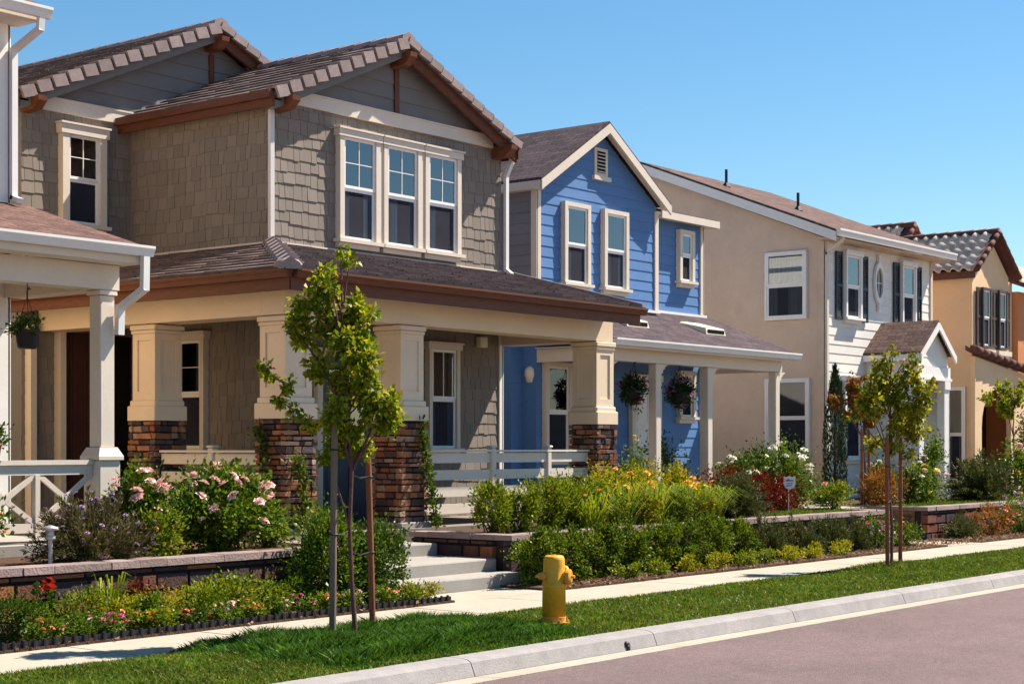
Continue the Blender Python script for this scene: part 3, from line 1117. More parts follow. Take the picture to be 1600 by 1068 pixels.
# windows
for k in range(3):
    a = 17.52 + k * .945
    window(G, Ff, a, a + .86, 4.80, 6.30, 'trim', .09, head=True, sill=True, mun=(2, 2))
for k in range(2):
    m = MB()
    a = 17.52 + k * .945 + .861
    Ff.box(m, a, a + .083, 4.80, 6.30, 0, .09)
    m.build('mullion', M['trim'], G)
window(G, Fw, 14.93, 15.72, 5.02, 6.32, 'trim', .12, upper=None, mun=(2, 2), glass='glassd', depth=.09)
window(G, Ff, 19.5, 20.24, 1.72, 3.27, 'trim', .075, upper='curtain', mun=(2, 1))
window(G, Fs, 18.52, 19.17, 1.72, 3.30, 'trim', .085, upper=None, mun=(1, 2), glass='glassd')
panel_door(G, Ff, 17.18, 18.2, .645, 3.05, 'door_blue', 'trim', 'dark blue front door with a glazed upper half', True)
# wing porch door, boarded screen and trims
m = MB()
Fw.box(m, 14.36, 14.46, .64, 3.5, 0, .15)
Fw.box(m, 14.86, 14.96, .64, 3.5, 0, .16)
m.build('trim_board', M['trim'], G)
m = MB()
u = 14.97
while u < 15.75:
    Fw.box(m, u, u + .055, .66, 3.42, .002, .045 + random.uniform(0, .02))
    u += .062
m.build('wood_slat_screen', M['curtain_o'], G)
m = MB()
Fw.box(m, 15.80, 16.22, .66, 3.4, .002, .045)
m.build('side_door', M['dark'], G)
m = MB()
m = MB()
Ff.box(m, XB - .07, XB + .02, .64, 3.75, 0, .035)
m.build('corner_board', M['trimw'], G)
m = MB()
m.box(XB, XB + .035, FY - .035, FY + .12, .64, 3.75)
m.build('corner_board', M['trimw'], G)
# downspouts on the front block
m = MB()
rect_pipe(m, [(XA - .06, FY - .05, 6.45), (XA - .06, FY - .05, 4.62)])
m.build('downspout', M['downspout'], G)
m = MB()
rect_pipe(m, [(XB + .09, FY - .16, 6.66), (XB + .09, FY - .16, 6.42), (XB + .06, FY - .07, 6.2), (XB + .06, FY - .07, 4.66), (XB + .02, FY - .2, 4.58)])
m.build('downspout', M['gutter'], G)
# base flashing boards where the porch roof meets the walls
m = MB()
Ff.box(m, XA, XB, 4.545, 4.64, 0, .03)
m.box(XA - .03, XA, FY - .03, WY, 4.545, 4.64)
m.build('base_board', M['trim'], G)
# porch roof (front and left side, hipped corner)
EX, EY, EZ, XR = 14.1, 14.6, 3.90, 21.66
TZ = 4.57
m = MB()
roof_slab(m, [(EX, EY, EZ), (XR, EY, EZ), (XR, FY, TZ), (XA, FY, TZ)], .06)
roof_slab(m, [(EX, WY, EZ), (EX, EY, EZ), (XA, FY, TZ), (XA, WY, TZ)], .06)
pr = m.build('porch_roof', M['tile'], G)
m = MB()
Lf = math.hypot(FY - EY, TZ - EZ)
tiles(m, (EX, EY - .03, EZ), (1, 0, 0), (0, FY - EY, TZ - EZ), Lf, lambda v: v / Lf * (XA - EX), lambda v: XR - EX + .02, tw=.30, e=.20, seed=21)
Ls = math.hypot(XA - EX, TZ - EZ)
tiles(m, (EX - .03, WY, EZ), (0, -1, 0), (XA - EX, 0, TZ - EZ), Ls, lambda v: 0, lambda v: WY - EY - v / Ls * (FY - EY), tw=.30, e=.24, seed=22)
m.build('roof_tiles', M['tile'], pr)
m = MB()
a, b = Vector((EX - .04, EY - .05, EZ + .02)), Vector((XA, FY, TZ + .05))
k = 9
for i in range(k):
    p, q = a.lerp(b, i / k), a.lerp(b, (i + 1.12) / k)
    s = Vector((b.y - a.y, a.x - b.x, 0)).normalized()
    for P_, hh in ((p, .05),):
        m.prism([p + s * .15 - Vector((0, 0, .03)), p + s * .11 + Vector((0, 0, .05)), p + Vector((0, 0, .12)), p - s * .11 + Vector((0, 0, .05)), p - s * .15 - Vector((0, 0, .03))], q - p - Vector((0, 0, .03)))
m.build('hip_tiles', M['tile_edge'], pr)
m = MB()
m.lathe((EX + .06, EY + .10, EZ + .045), [(.17, -.03), (.18, .02), (.13, .07), (.05, .09), (.001, .092)], 14)
m.build('hip_end_cap', M['tile_edge'], pr, smooth=True)
m = MB()
m.prism([(XR, EY - .03, EZ - .02), (XR, EY - .03, EZ + .08), (XR, FY, TZ + .08), (XR, FY, TZ - .02)], (.05, 0, 0))
m.build('rake_edge', M['tile_edge'], pr)
m = MB()
gutter(m, EX + .05, XR + .07, EY - .10, EZ + .005, .11)
m.box(EX + .02, XR, EY + .005, EY + .045, EZ - .25, EZ - .065)
m.box(EX + .05, XR - .02, EY + .047, EY + .40, EZ - .17, EZ - .15)
m.build('porch_fascia', M['brown'], pr)
m = MB()
gutter_y(m, EY - .02, WY - .02, EX - .10, EZ + .005, .11)
m.box(EX + .005, EX + .045, EY + .02, WY - .02, EZ - .25, EZ - .065)
m.box(EX + .047, EX + .30, EY + .42, WY - .02, EZ - .17, EZ - .15)
m.build('porch_fascia', M['brown'], pr)
# shaped black drip line at the gutter lip
m = MB()
m.box(EX + .05, XR + .05, EY - .06, EY - .001, EZ + .008, EZ + .022)
m.build('drip_edge', M['black'], pr)
# porch beams, ceiling and gable end
m = MB()
m.box(14.57, 21.76, 15.20, 15.60, 3.41, 3.72)
m.box(14.57, 15.0, 15.602, WY - .04, 3.41, 3.72)
m.box(21.36, 21.76, 15.602, FY - .002, 3.41, 3.72)
m.build('porch_beam', M['pillar'], G)
m = MB()
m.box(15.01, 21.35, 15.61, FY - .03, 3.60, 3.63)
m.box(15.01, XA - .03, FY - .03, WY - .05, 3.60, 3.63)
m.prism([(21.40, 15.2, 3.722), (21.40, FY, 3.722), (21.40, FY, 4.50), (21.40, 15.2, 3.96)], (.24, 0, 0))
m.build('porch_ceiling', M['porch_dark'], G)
m = MB()
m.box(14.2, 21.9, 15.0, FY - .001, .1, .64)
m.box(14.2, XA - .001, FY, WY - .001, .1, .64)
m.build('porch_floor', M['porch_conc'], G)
for (cx, cy) in ((14.84, 15.44), (16.99, 15.44), (21.56, 15.44), (14.84, 17.96)):
    p = pillar(G, cx, cy, 2.10, 3.40)
    stone_pier(p, cx, cy, .72, 2.10)
    m = MB()
    m.bbox(cx - .32, cx + .32, cy - .32, cy + .32, .30, .72)
    m.build('plinth', M['conc'], p)
rail_boards(G, (17.35, 15.36), (21.28, 15.36), 'x', 1.70, (18.9, 20.25))
rail_boards(G, (14.68, 15.78), (14.68, 17.66), 'y', 1.70, (16.65,))
m = MB()
m.bbox(20.72, 20.9, FY - .14, FY - .03, 3.35, 3.52)
m.box(20.75, 20.87, FY - .145, FY - .139, 3.38, 3.46)
m.build('porch_light', M['lamp'], G)

# ------------------------------------------------------------------ left house with white porch
Lh = thing('white_porch_house', (9.0, 17.5, .58), 'pale house at the left edge with white porch post, cross-braced railing and pinkish roof', 'house')
LY, LX = 16.9, 11.70
m = MB()
m.box(2.0, LX, LY, 27, .2, 6.78)
m.build('wall', M['cream_side'], Lh)
m = MB()
Fl = Face('y', LY)
lap(m, Fl, 4.62, 6.78, 2.0, LX, .19, .014)
m.build('front_siding', M['lap_pale'], Lh)
m = MB()
m = MB()
Fl.box(m, LX - .16, LX + .02, 4.62, 6.75, 0, .04)
m.build('corner_board', M['trimw'], Lh)
m = MB()
m.box(LX, LX + .035, LY - .04, LY + .14, .7, 6.75)
m.build('corner_board', M['trimw'], Lh)
m = MB()
Fl.box(m, LX - .14, LX + .02, .7, 3.9, 0, .04)
m.build('corner_board', M['trimw'], Lh)
m = MB()
roof_slab(m, [(2.0, 16.42, 6.92), (11.86, 16.42, 6.92), (11.86, 22, 9.2), (2.0, 22, 9.2)], .06)
r2 = m.build('roof', M['red_roof'], Lh)
m = MB()
m.prism([(2, 16.44, 6.72), (2, 16.44, 6.86), (2, LY, 7.05), (2, LY, 6.72)], (9.84, 0, 0))
m.prism([(11.845, 16.42, 6.70), (11.845, 16.42, 6.86), (11.845, 22, 9.14), (11.845, 22, 8.95)], (.03, 0, 0))
m.build('eave_fascia', M['trim'], r2)
m = MB()
gutter(m, 2.0, 11.93, 16.30, 6.88, .13)
m.build('gutter', M['gutter'], r2)
m = MB()
rect_pipe(m, [(11.80, 16.36, 6.78), (11.80, 16.38, 6.62), (11.745, 16.82, 6.42), (11.745, 16.82, 4.68), (11.745, 16.70, 4.64)], .08, .06)
m.build('downspout', M['gutter'], r2)
# porch
m = MB()
roof_slab(m, [(2.0, 14.72, 3.97), (12.03, 14.72, 3.97), (12.03, LY, 4.62), (2.0, LY, 4.62)], .05)
pr2 = m.build('porch_roof', M['pink_roof'], Lh)
m = MB()
gutter(m, 2.0, 12.06, 14.62, 3.975, .115)
m.build('gutter', M['gutter'], pr2)
m = MB()
m.box(2.0, 11.98, 14.735, 14.76, 3.78, 3.91)
m.box(2.0, 11.98, 14.762, 15.06, 3.78, 3.80)
m.prism([(11.97, 14.77, 3.78), (11.97, 14.77, 3.90), (11.97, LY - .05, 4.55), (11.97, LY - .05, 3.78)], (.04, 0, 0))
m.build('porch_fascia', M['trim'], pr2)
m = MB()
m.box(2.0, 11.92, 15.08, 15.36, 3.50, 3.775)
m.box(11.64, 11.92, 15.362, LY - .05, 3.50, 3.775)
m.build('porch_beam', M['trim'], Lh)
m = MB()
m.box(2.0, 11.63, 15.37, LY - .05, 3.70, 3.72)
m.build('porch_ceiling', M['pillar'], Lh)
m = MB()
m.bbox(11.68, 11.88, 15.11, 15.31, 1.745, 3.44)
m.bbox(11.655, 11.905, 15.085, 15.335, 3.442, 3.498)
m.loft([[(11.61, 15.04, 1.60), (11.95, 15.04, 1.60), (11.95, 15.38, 1.60), (11.61, 15.38, 1.60)],
        [(11.61, 15.04, 1.64), (11.95, 15.04, 1.64), (11.95, 15.38, 1.64), (11.61, 15.38, 1.64)],
        [(11.66, 15.09, 1.74), (11.90, 15.09, 1.74), (11.90, 15.33, 1.74), (11.66, 15.33, 1.74)]])
m.bbox(11.635, 11.925, 15.065, 15.355, .70, 1.598)
m.build('porch_post', M['trim'], Lh)
m = MB()
rect_pipe(m, [(11.96, 14.68, 3.88), (11.96, 14.69, 3.50), (11.90, 15.04, 3.30), (11.90, 15.05, 3.02)], .085, .065)
m.build('downspout', M['gutter'], pr2)
m = MB()
m.box(2.0, 12.0, 15.0, LY - .001, .1, .70)
m.build('porch_floor', M['conc'], Lh)
m = MB()
ry = 15.2
m.box(7.0, 11.63, ry - .05, ry + .05, 1.55, 1.60)
m.box(7.0, 11.63, ry - .02, ry + .02, 1.44, 1.548)
m.box(7.0, 11.63, ry - .02, ry + .02, .82, .92)
for a in (10.9, 10.1, 9.3, 8.5):
    m.box(a - .03, a + .03, ry - .03, ry + .03, .72, 1.439)
for a, b in ((10.93, 11.62), (10.13, 10.87), (9.33, 10.07), (8.53, 9.27)):
    for s in (0, 1):
        p, q = Vector((a, ry, .92 if s else 1.44)), Vector((b, ry, 1.44 if s else .92))
        t = (q - p).normalized()
        n_ = Vector((t.z, 0, -t.x)) * .028
        y_ = Vector((0, .014 + s * .004, 0))
        m.hexa([p - n_ - y_, q - n_ - y_, q - n_ + y_, p - n_ + y_, p + n_ - y_, q + n_ - y_, q + n_ + y_, p + n_ + y_])
m.build('railing', M['trim'], Lh)

# ------------------------------------------------------------------ blue house
B = thing('blue_house', (26.4, 19.5, .58), 'bright blue lap-sided house with cream trim and a steep front gable', 'house')
BY, BR = 18.0, 18.3
BX0, BX1, BX2 = 23.4, 27.25, 29.4
bm_ = (BX0 + BX1) / 2
m = MB()
m.box(BX0, BX1, BY, 27, .2, 6.42)

m.prism([(BX0, BY, 6.42), (BX1, BY, 6.42), (bm_, BY, 7.62)], (0, 9, 0))
m.build('wall', M['blue_side'], B)
m = MB()
m.box(BX1 + .001, BX2, BR, 27, .2, 6.30)
m.build('wall', M['lap_pale'], B)  # unseen side made pale to bounce sunlight onto the tan wall
Fb, Fb2 = Face('y', BY), Face('y', BR)
m = MB()
lap(m, Fb, 4.38, 7.62, lambda z: BX0 + max(0, (z - 6.42) / .62), lambda z: BX1 - max(0, (z - 6.42) / .62), .19, .014)
m.build('gable_siding', M['blue'], B)
m = MB()
lap(m, Fb2, 4.44, 6.28, BX1, BX2, .19, .014)
m.build('upper_siding', M['blue'], B)
Fp = Face('y', BY - .02)
m = MB()
m.box(23.05, BX0 - .001, BR, 27, .2, 4.1)
lap(m, Fb2, .6, 3.6, 23.05, BX0 - .002, .19, .014)
lap(m, Fb, .6, 3.6, BX0, BX1, .19, .014)
lap(m, Fb2, .6, 3.6, BX1, BX2, .19, .014)
m.box(BX0 - .012, BX0 - .001, BY - .01, BR, .6, 3.7)
m.build('porch_siding', M['blue'], B)
m = MB()
Fsx = Face('x', BX0)
lap(m, Fsx, 4.4, 6.4, BY, 24, .19, .02)
m.build('side_siding', M['blue_side'], B)
m = MB()
m = MB()
Fb.box(m, BX0 - .02, BX0 + .09, 4.40, 6.40, 0, .04)
m.build('corner_board', M['trim'], B)
m = MB()
m.box(BX0 - .036, BX0 - .001, BY - .04, BY + .09, 4.40, 6.40)
m.build('corner_board', M['trim'], B)
m = MB()
Fb.box(m, BX1 - .09, BX1 + .02, 4.40, 6.32, 0, .04)
m.build('corner_board', M['trim'], B)
m = MB()
m.box(BX1 + .001, BX1 + .03, BY - .038, BR - .001, 4.40, 6.28)
m.build('corner_board', M['trim'], B)
m = MB()
Fb2.box(m, BX1 + .031, BX1 + .13, 4.50, 6.28, 0, .04)
m.build('corner_board', M['trim'], B)
m = MB()
Fb2.box(m, BX2 - .09, BX2 + .02, 4.46, 6.27, 0, .04)
m.build('corner_board', M['trim'], B)
m = MB()
m.box(BX2 + .001, BX2 + .03, BR - .04, BR + .09, .6, 6.27)
m.build('corner_board', M['trim'], B)
m = MB()
Fb2.box(m, BX2 - .09, BX2 + .02, .6, 3.4, 0, .04)
m.build('corner_board', M['trim'], B)
m = MB()
m = MB()
Fb.box(m, BX0 - .04, BX1 + .04, 4.34, 4.39, 0, .07)
m.build('roof_flashing', M['trimw'], B)
m = MB()
Fb2.box(m, BX1 + .05, BX2 + .1, 4.40, 4.45, 0, .07)
m.build('roof_flashing', M['trimw'], B)
m = MB()
ov, zr, s2 = .16, 7.78, .62
half = (BX1 - BX0) / 2 + ov
ze = zr - half * s2
y0 = BY - .24
roof_slab(m, [(bm_ - half, y0, ze), (bm_, y0, zr), (bm_, 27.5, zr), (bm_ - half, 27.5, ze)], .05)
roof_slab(m, [(bm_, y0, zr), (bm_ + half, y0, ze), (bm_ + half, 27.5, ze), (bm_, 27.5, zr)], .05)
roof_slab(m, [(BX1 + .16, BR - .3, 6.40), (BX2 + .18, BR - .3, 6.40), (BX2 + .18, 21.5, 7.3), (BX1 + .16, 21.5, 7.3)], .05)
rb = m.build('roof', M['asphalt_roof'], B)
m = MB()
for sgn in (-1, 1):
    a, b = Vector((bm_ + sgn * half, y0 - .02, ze - .052)), Vector((bm_, y0 - .02, zr - .052))
    D = Vector((0, .04, 0))
    Z = Vector((0, 0, -.17))
    m.hexa([a + Z, b + Z, b + Z + D, a + Z + D, a, b, b + D, a + D])
    D2, D3 = Vector((0, .041, -.02)), Vector((0, .235, -.02))
    m.hexa([a + D2 + Z * .1, b + D2 + Z * .1, b + D3 + Z * .1, a + D3 + Z * .1, a + D2, b + D2, b + D3, a + D3])
m.box(bm_ - half - .02, bm_ - half + .02, y0 + .03, 27, ze - .20, ze - .055)
m.box(bm_ - half + .02, BX0 - .001, y0 + .05, 27, ze - .20, ze - .18)
m.box(BX1 + .19, BX2 + .20, BR - .32, BR - .28, 6.24, 6.38)
m.box(BX2 + .16, BX2 + .199, BR - .279, 21.5, 6.24, 6.30)
m.box(BX1 + .20, BX2 + .15, BR - .279, BR - .001, 6.29, 6.31)
m.build('barge_board', M['trim'], rb)
window(B, Fb, 24.12, 24.92, 4.72, 6.10, 'trim', .09, head=False, sill=True, upper='curtain')
window(B, Fb, 25.36, 26.16, 4.72, 6.10, 'trim', .09, head=False, sill=True, upper='curtain')
window(B, Fb2, 28.42, 28.98, 5.10, 6.05, 'trim', .09, head=False, sill=True, upper=None, split=.55)
m = MB()
Fb.box(m, 25.14, 25.56, 6.78, 7.30, 0, .035)
Fb.box(m, 25.08, 25.62, 6.70, 6.775, 0, .075)
v_ = m.build('attic_vent', M['trim'], B)
m = MB()
Fb.box(m, 25.22, 25.48, 6.84, 7.24, .036, .038)
m.build('opening', M['dark'], v_)
m = MB()
for k in range(6):
    z = 6.86 + k * .065
    Fb.hexa(m, [(25.22, z, .0385), (25.48, z, .0385), (25.48, z - .012, .06), (25.22, z - .012, .06), (25.22, z + .018, .0385), (25.48, z + .018, .0385), (25.48, z, .062), (25.22, z, .062)])
m.build('louvres', M['trim'], v_)
# porch
m = MB()
roof_slab(m, [(23.25, 16.22, 3.60), (29.66, 16.22, 3.60), (29.66, BR, 4.43), (23.25, BR, 4.43)], .05)
pb = m.build('porch_roof', M['asphalt_roof'], B)
m = MB()
gutter(m, 23.22, 29.70, 16.12, 3.60, .12)
m.build('gutter', M['gutter'], pb)
m = MB()
m.box(23.27, 29.62, 16.235, 16.26, 3.44, 3.54)
m.prism([(29.62, 16.24, 3.45), (29.62, 16.24, 3.54), (29.62, BR - .05, 4.37), (29.62, BR - .05, 4.25)], (.035, 0, 0))
m.build('porch_fascia', M['trim'], pb)
m = MB()
m.box(23.4, 29.55, 16.50, 16.72, 3.24, 3.47)
m.box(23.4, 23.6, 16.722, BR - .05, 3.24, 3.47)
m.box(29.35, 29.55, 16.722, BR - .05, 3.24, 3.47)
m.build('porch_beam', M['trim'], B)
m = MB()
m.box(23.30, 29.60, 16.28, BY - .05, 3.475, 3.49)
m.build('porch_ceiling', M['trim'], B)
for xp in (23.5, 25.1, 26.86, 29.42):
    m = MB()
    m.bbox(xp - .085, xp + .085, 16.525, 16.695, .62, 3.238)
    m.bbox(xp - .11, xp + .11, 16.50, 16.72, .60, .80)
    post = m.build('porch_post', M['trim'], B)
    m = MB()
    for k in range(5):
        a0, a1 = math.pi / 2 * k / 5, math.pi / 2 * (k + 1) / 5
        pts = []
        for rr in (.34, .27):
            pts += [(rr * (1 - math.sin(a0)), rr), ]
        m.box(xp + .086 + .055 * k, xp + .086 + .055 * (k + 1), 16.56, 16.66, 3.238 - .30 * (1 - ((k + .5) / 5)) ** 2 - .02, 3.237)
    m.build('bracket', M['trim'], post)
m = MB()
m.box(23.1, 29.7, 16.35, BY - .001, .2, .61)
m.build('porch_floor', M['conc'], B)
panel_door(B, Fb, 26.40, 27.2, .612, 3.0, 'trimw', 'trim', 'white panelled front door')
window(B, Fb, 23.56, 24.34, 1.55, 3.18, 'trim', .085, head=False, sill=True, upper=None, glass='glassd')
window(B, Fb2, 28.42, 29.02, 2.35, 3.2, 'trim', .09, head=False, sill=True, upper=None, split=.5, glass='glassd')
m = MB()
m.lathe((23.42, BR - .16, 3.02), [(.001, -.15), (.07, -.13), (.11, 0), (.10, .10), (.05, .15), (.001, .155)], 14)
m.box(23.39, 23.45, BR - .14, BR - .02, 3.16, 3.2)
m.build('porch_light', M['lamp'], B, smooth=True)
for xv in (25.15, 27.85):
    m = MB()
    zf = lambda y: 3.60 + (y - 16.22) * (.83 / 2.08)
    ya, yb = 17.0, 17.62
    m.hexa([(xv - .36, ya, zf(ya) + .005), (xv + .36, ya, zf(ya) + .005), (xv + .36, yb, zf(yb) + .005), (xv - .36, yb, zf(yb) + .005),
            (xv - .34, ya + .03, zf(ya) + .13), (xv + .34, ya + .03, zf(ya) + .13), (xv + .32, yb - .02, zf(yb) + .03), (xv - .32, yb - .02, zf(yb) + .03)])
    v_ = m.build('roof_vent', M['vent'], pb)
    m = MB()
    m.box(xv - .30, xv + .30, ya - .002, ya + .012, zf(ya) + .03, zf(ya) + .10)
    m.build('vent_opening', M['dark'], v_)

# ------------------------------------------------------------------ white and tan house
W = thing('white_sided_house', (35.3, 19.0, .58), 'tan stucco house with white lap-sided front, navy shutters and small gabled entry', 'house')
QY, QX0, QX1 = 17.2, 32.6, 38.15
m = MB()
m.prism([(QX0, QY, .2), (QX0, QY, 6.30), (QX0, 21.8, 8.12), (QX0, 26.4, 6.30), (QX0, 26.4, .2)][::-1], (QX1 - QX0, 0, 0))
m.build('wall', M['tan'], W)
Fq, Fqs = Face('y', QY), Face('x', QX0)
m = MB()
lap(m, Fq, .6, 6.3, QX0 + .1, QX1 - .1, .20, .014)
m.build('front_siding', M['white_lap'], W)
m = MB()
m = MB()
Fq.box(m, QX0 - .02, QX0 + .10, .6, 6.22, 0, .04)
m.build('corner_board', M['tan'], W)
m = MB()
Fq.box(m, QX1 - .10, QX1 + .02, .6, 6.22, 0, .04)
m.build('corner_board', M['tan'], W)
m = MB()
m.box(QX0 - .035, QX0 - .001, QY - .04, QY + .09, .6, 6.20)
m.build('corner_board', M['tan'], W)
m = MB()
ya, za, zb = 16.75, 6.42, 8.40
roof_slab(m, [(QX0 - .25, ya, za), (QX1 + .25, ya, za), (QX1 + .25, 21.8, zb), (QX0 - .25, 21.8, zb)], .05)
roof_slab(m, [(QX0 - .25, 21.8, zb), (QX1 + .25, 21.8, zb), (QX1 + .25, 26.9, za), (QX0 - .25, 26.9, za)], .05)
rw = m.build('roof', M['red_roof'], W)
m = MB()
for (y_a, z_a, y_b, z_b) in ((ya, za, 21.8, zb), (26.9, za, 21.8, zb)):
    m.hexa([(QX0 - .28, y_a, z_a - .26), (QX0 - .24, y_a, z_a - .26), (QX0 - .24, y_b, z_b - .26), (QX0 - .28, y_b, z_b - .26),
            (QX0 - .28, y_a, z_a - .052), (QX0 - .24, y_a, z_a - .052), (QX0 - .24, y_b, z_b - .052), (QX0 - .28, y_b, z_b - .052)])
m.build('barge_board', M['trimw'], rw)
m = MB()
m.box(QX0 - .22, QX1 + .2, ya + .02, QY - .001, 6.23, 6.26)
m.build('soffit', M['tan'], rw)
m = MB()
gutter(m, QX0 - .26, QX1 + .3, ya - .11, 6.43, .16)
m.build('gutter', M['gutter'], rw)
m = MB()
rect_pipe(m, [(QX0 + .02, ya - .03, 6.30), (QX0 + .03, ya + .02, 6.18), (QX0 + .03, QY - .08, 5.95), (QX0 + .03, QY - .08, .62)], .08, .06)
m.build('downspout', M['trim'], rw)
for xv, yv in ((34.2, 20.6), (34.6, 18.9)):
    m = MB()
    zz = za + (yv - ya) * (zb - za) / (21.8 - ya)
    m.lathe((xv, yv, zz - .05), [(.035, 0), (.035, .45), (.03, .455), (.001, .455)], 10)
    m.lathe((xv, yv, zz - .02), [(.12, 0), (.06, .09), (.052, .1), (.001, .1)], 10)
    m.build('roof_pipe', M['navy'], rw)
window(W, Fqs, 17.57, 18.60, 4.60, 6.0, 'vinyl', .05, head=False, sill=False, upper='curtain_w', depth=.05)
window(W, Fqs, 17.50, 18.60, 1.55, 3.2, 'vinyl', .05, head=False, sill=False, upper=None, depth=.05, glass='glassd')


def shutters(house, F, us, z0, z1, mt, w=.30):
    for u in us:
        m = MB()
        F.box(m, u, u + .045, z0, z1, .03, .065)
        F.box(m, u + w - .045, u + w, z0, z1, .03, .065)
        for z in (z0, (z0 + z1) / 2 - .03, z1 - .07):
            F.box(m, u + .046, u + w - .046, z, z + .07, .03, .064)
        z = z0 + .08
        while z < z1 - .09:
            F.hexa(m, [(u + .046, z, .03), (u + w - .046, z, .03), (u + w - .046, z, .055), (u + .046, z, .055), (u + .046, z + .03, .03), (u + w - .046, z + .03, .03), (u + w - .046, z + .03, .036), (u + .046, z + .03, .036)])
            z += .042
        m.build('shutter', M[mt], house)


window(W, Fq, 33.50, 34.28, 4.62, 6.0, 'trimw', .07, head=True, sill=True, upper='curtain_w')
window(W, Fq, 36.36, 37.12, 4.62, 6.0, 'trimw', .07, head=True, sill=True, upper='curtain_w')
shutters(W, Fq, (33.12, 34.36), 4.55, 6.05, 'navy')
shutters(W, Fq, (36.0, 37.2), 4.55, 6.05, 'navy')
# oval window
m = MB()
ou, oz = 35.22, 5.5
ri, ro = [], []
nn_ = 28
fr = []
for k in range(nn_):
    a = 2 * math.pi * k / nn_
    fr.append([Fq.p(ou + math.cos(a) * r * .24, oz + math.sin(a) * r * .48, w_) for r, w_ in ((1, .02), (1, .08), (.72, .08), (.72, .02))])
m.loft(fr + [fr[0]], cap=False)
for s in (-1, 1):
    Fq.box(m, ou - .045, ou + .045, oz + s * .56 - .09, oz + s * .56 + .09, .02, .085)
ow = m.build('oval_window', M['trimw'], W)
m = MB()
m.add([Fq.p(ou + math.cos(2 * math.pi * k / nn_) * .178, oz + math.sin(2 * math.pi * k / nn_) * .35, .035) for k in range(nn_)], [tuple(range(nn_))])
m.build('pane', M['screen'], ow)
m = MB()
Fq.box(m, ou - .01, ou + .01, oz - .34, oz + .34, .037, .05)
Fq.box(m, ou - .17, ou + .17, oz - .01, oz + .01, .037, .049)
m.build('muntins', M['trimw'], ow)
window(W, Fq, 33.45, 34.30, 1.5, 3.2, 'trimw', .08, head=True, sill=True, upper=None, glass='glassd')
shutters(W, Fq, (33.08,), 1.45, 3.2, 'navy')
# entry portico
PX0, PX1, PY = 34.62, 36.28, 15.95
pm = (PX0 + PX1) / 2
m = MB()
roof_slab(m, [(PX0 - .12, PY - .15, 3.86), (pm, PY - .15, 4.60), (pm, QY, 4.60), (PX0 - .12, QY, 3.86)], .05)
roof_slab(m, [(pm, PY - .15, 4.60), (PX1 + .12, PY - .15, 3.86), (PX1 + .12, QY, 3.86), (pm, QY, 4.60)], .05)
rp = m.build('entry_roof', M['red_roof'], W)
m = MB()
for sgn, xe in ((-1, PX0 - .12), (1, PX1 + .12)):
    a, b = Vector((xe, PY - .18, 3.808)), Vector((pm, PY - .18, 4.548))
    D, Z = Vector((0, .04, 0)), Vector((0, 0, -.16))
    m.hexa([a + Z, b + Z, b + Z + D, a + Z + D, a, b, b + D, a + D])
m.box(PX0 - .14, PX0 - .11, PY - .13, QY - .01, 3.66, 3.80)
m.build('barge_board', M['trimw'], rp)
m = MB()
m.prism([(PX0, PY, 3.56), (PX1, PY, 3.56), (PX1, PY, 3.80), (pm, PY, 4.52), (PX0, PY, 3.80)], (0, .12, 0))
Fg = Face('y', PY)
lap(m, Fg, 3.56, 4.5, lambda z: PX0 + max(0, (z - 3.82) / .80), lambda z: PX1 - max(0, (z - 3.82) / .80), .2, .014)
m.build('entry_gable', M['white_lap'], W)
m = MB()
m.box(PX0, PX0 + .12, PY + .121, QY - .001, .6, 3.80)
Fps = Face('x', PX0)
lap(m, Fps, .6, 3.78, PY + .1, QY - .03, .2, .022)
m.build('entry_side_wall', M['white_lap'], W)
m = MB()
Fg.box(m, PX0 - .05, PX1 + .05, 3.30, 3.55, -.14, .05)
Fg.box(m, PX0 - .08, PX1 + .08, 3.24, 3.298, -.16, .08)
m.build('entry_beam', M['trimw'], W)
for xc in (PX0 + .16, PX1 - .16):
    m = MB()
    m.bbox(xc - .13, xc + .13, PY - .05, PY + .14, .60, 3.235)
    m.bbox(xc - .16, xc + .16, PY - .08, PY + .16, .58, .85)
    m.bbox(xc - .16, xc + .16, PY - .08, PY + .155, 3.05, 3.236)
    m.build('entry_column', M['trimw'], W)
m = MB()
m.box(PX0 + .13, PX1 - .05, QY - .05, QY - .026, .6, 3.6)
m.build('entry_back_wall', M['vent'], W)
panel_door(W, Face('y', QY - .05), 35.1, 35.85, .62, 2.9, 'curtain_w', 'trimw')
m = MB()
m.box(PX1 - .12, PX1, PY + .15, QY - .001, .6, 3.80)
m.build('entry_side_wall', M['white_lap'], W)

# ------------------------------------------------------------------ yellow stucco house
Yh = thing('yellow_stucco_house', (41.8, 18.5, .58), 'yellow ochre stucco house with barrel tile roof, brown shutters and arched entry', 'house')
YX0, YX1, YY = 39.8, 42.15, 16.85
ym = (YX0 + YX1) / 2
m = MB()
m.prism([(YX0, YY, 3.75), (YX1, YY, 3.75), (YX1, YY, 6.15), (ym, YY, 7.02), (YX0, YY, 6.15)], (0, 9, 0))
m.box(YX0, YX0 + .2, YY + .001, 25, .2, 3.749)
m.box(YX0 + .201, 44.6, 18.3, 25, .2, 3.749)
m.box(YX1 + .001, 43.9, YY + .6, 25, 3.75, 6.2)
m.build('wall', M['yellow'], Yh)


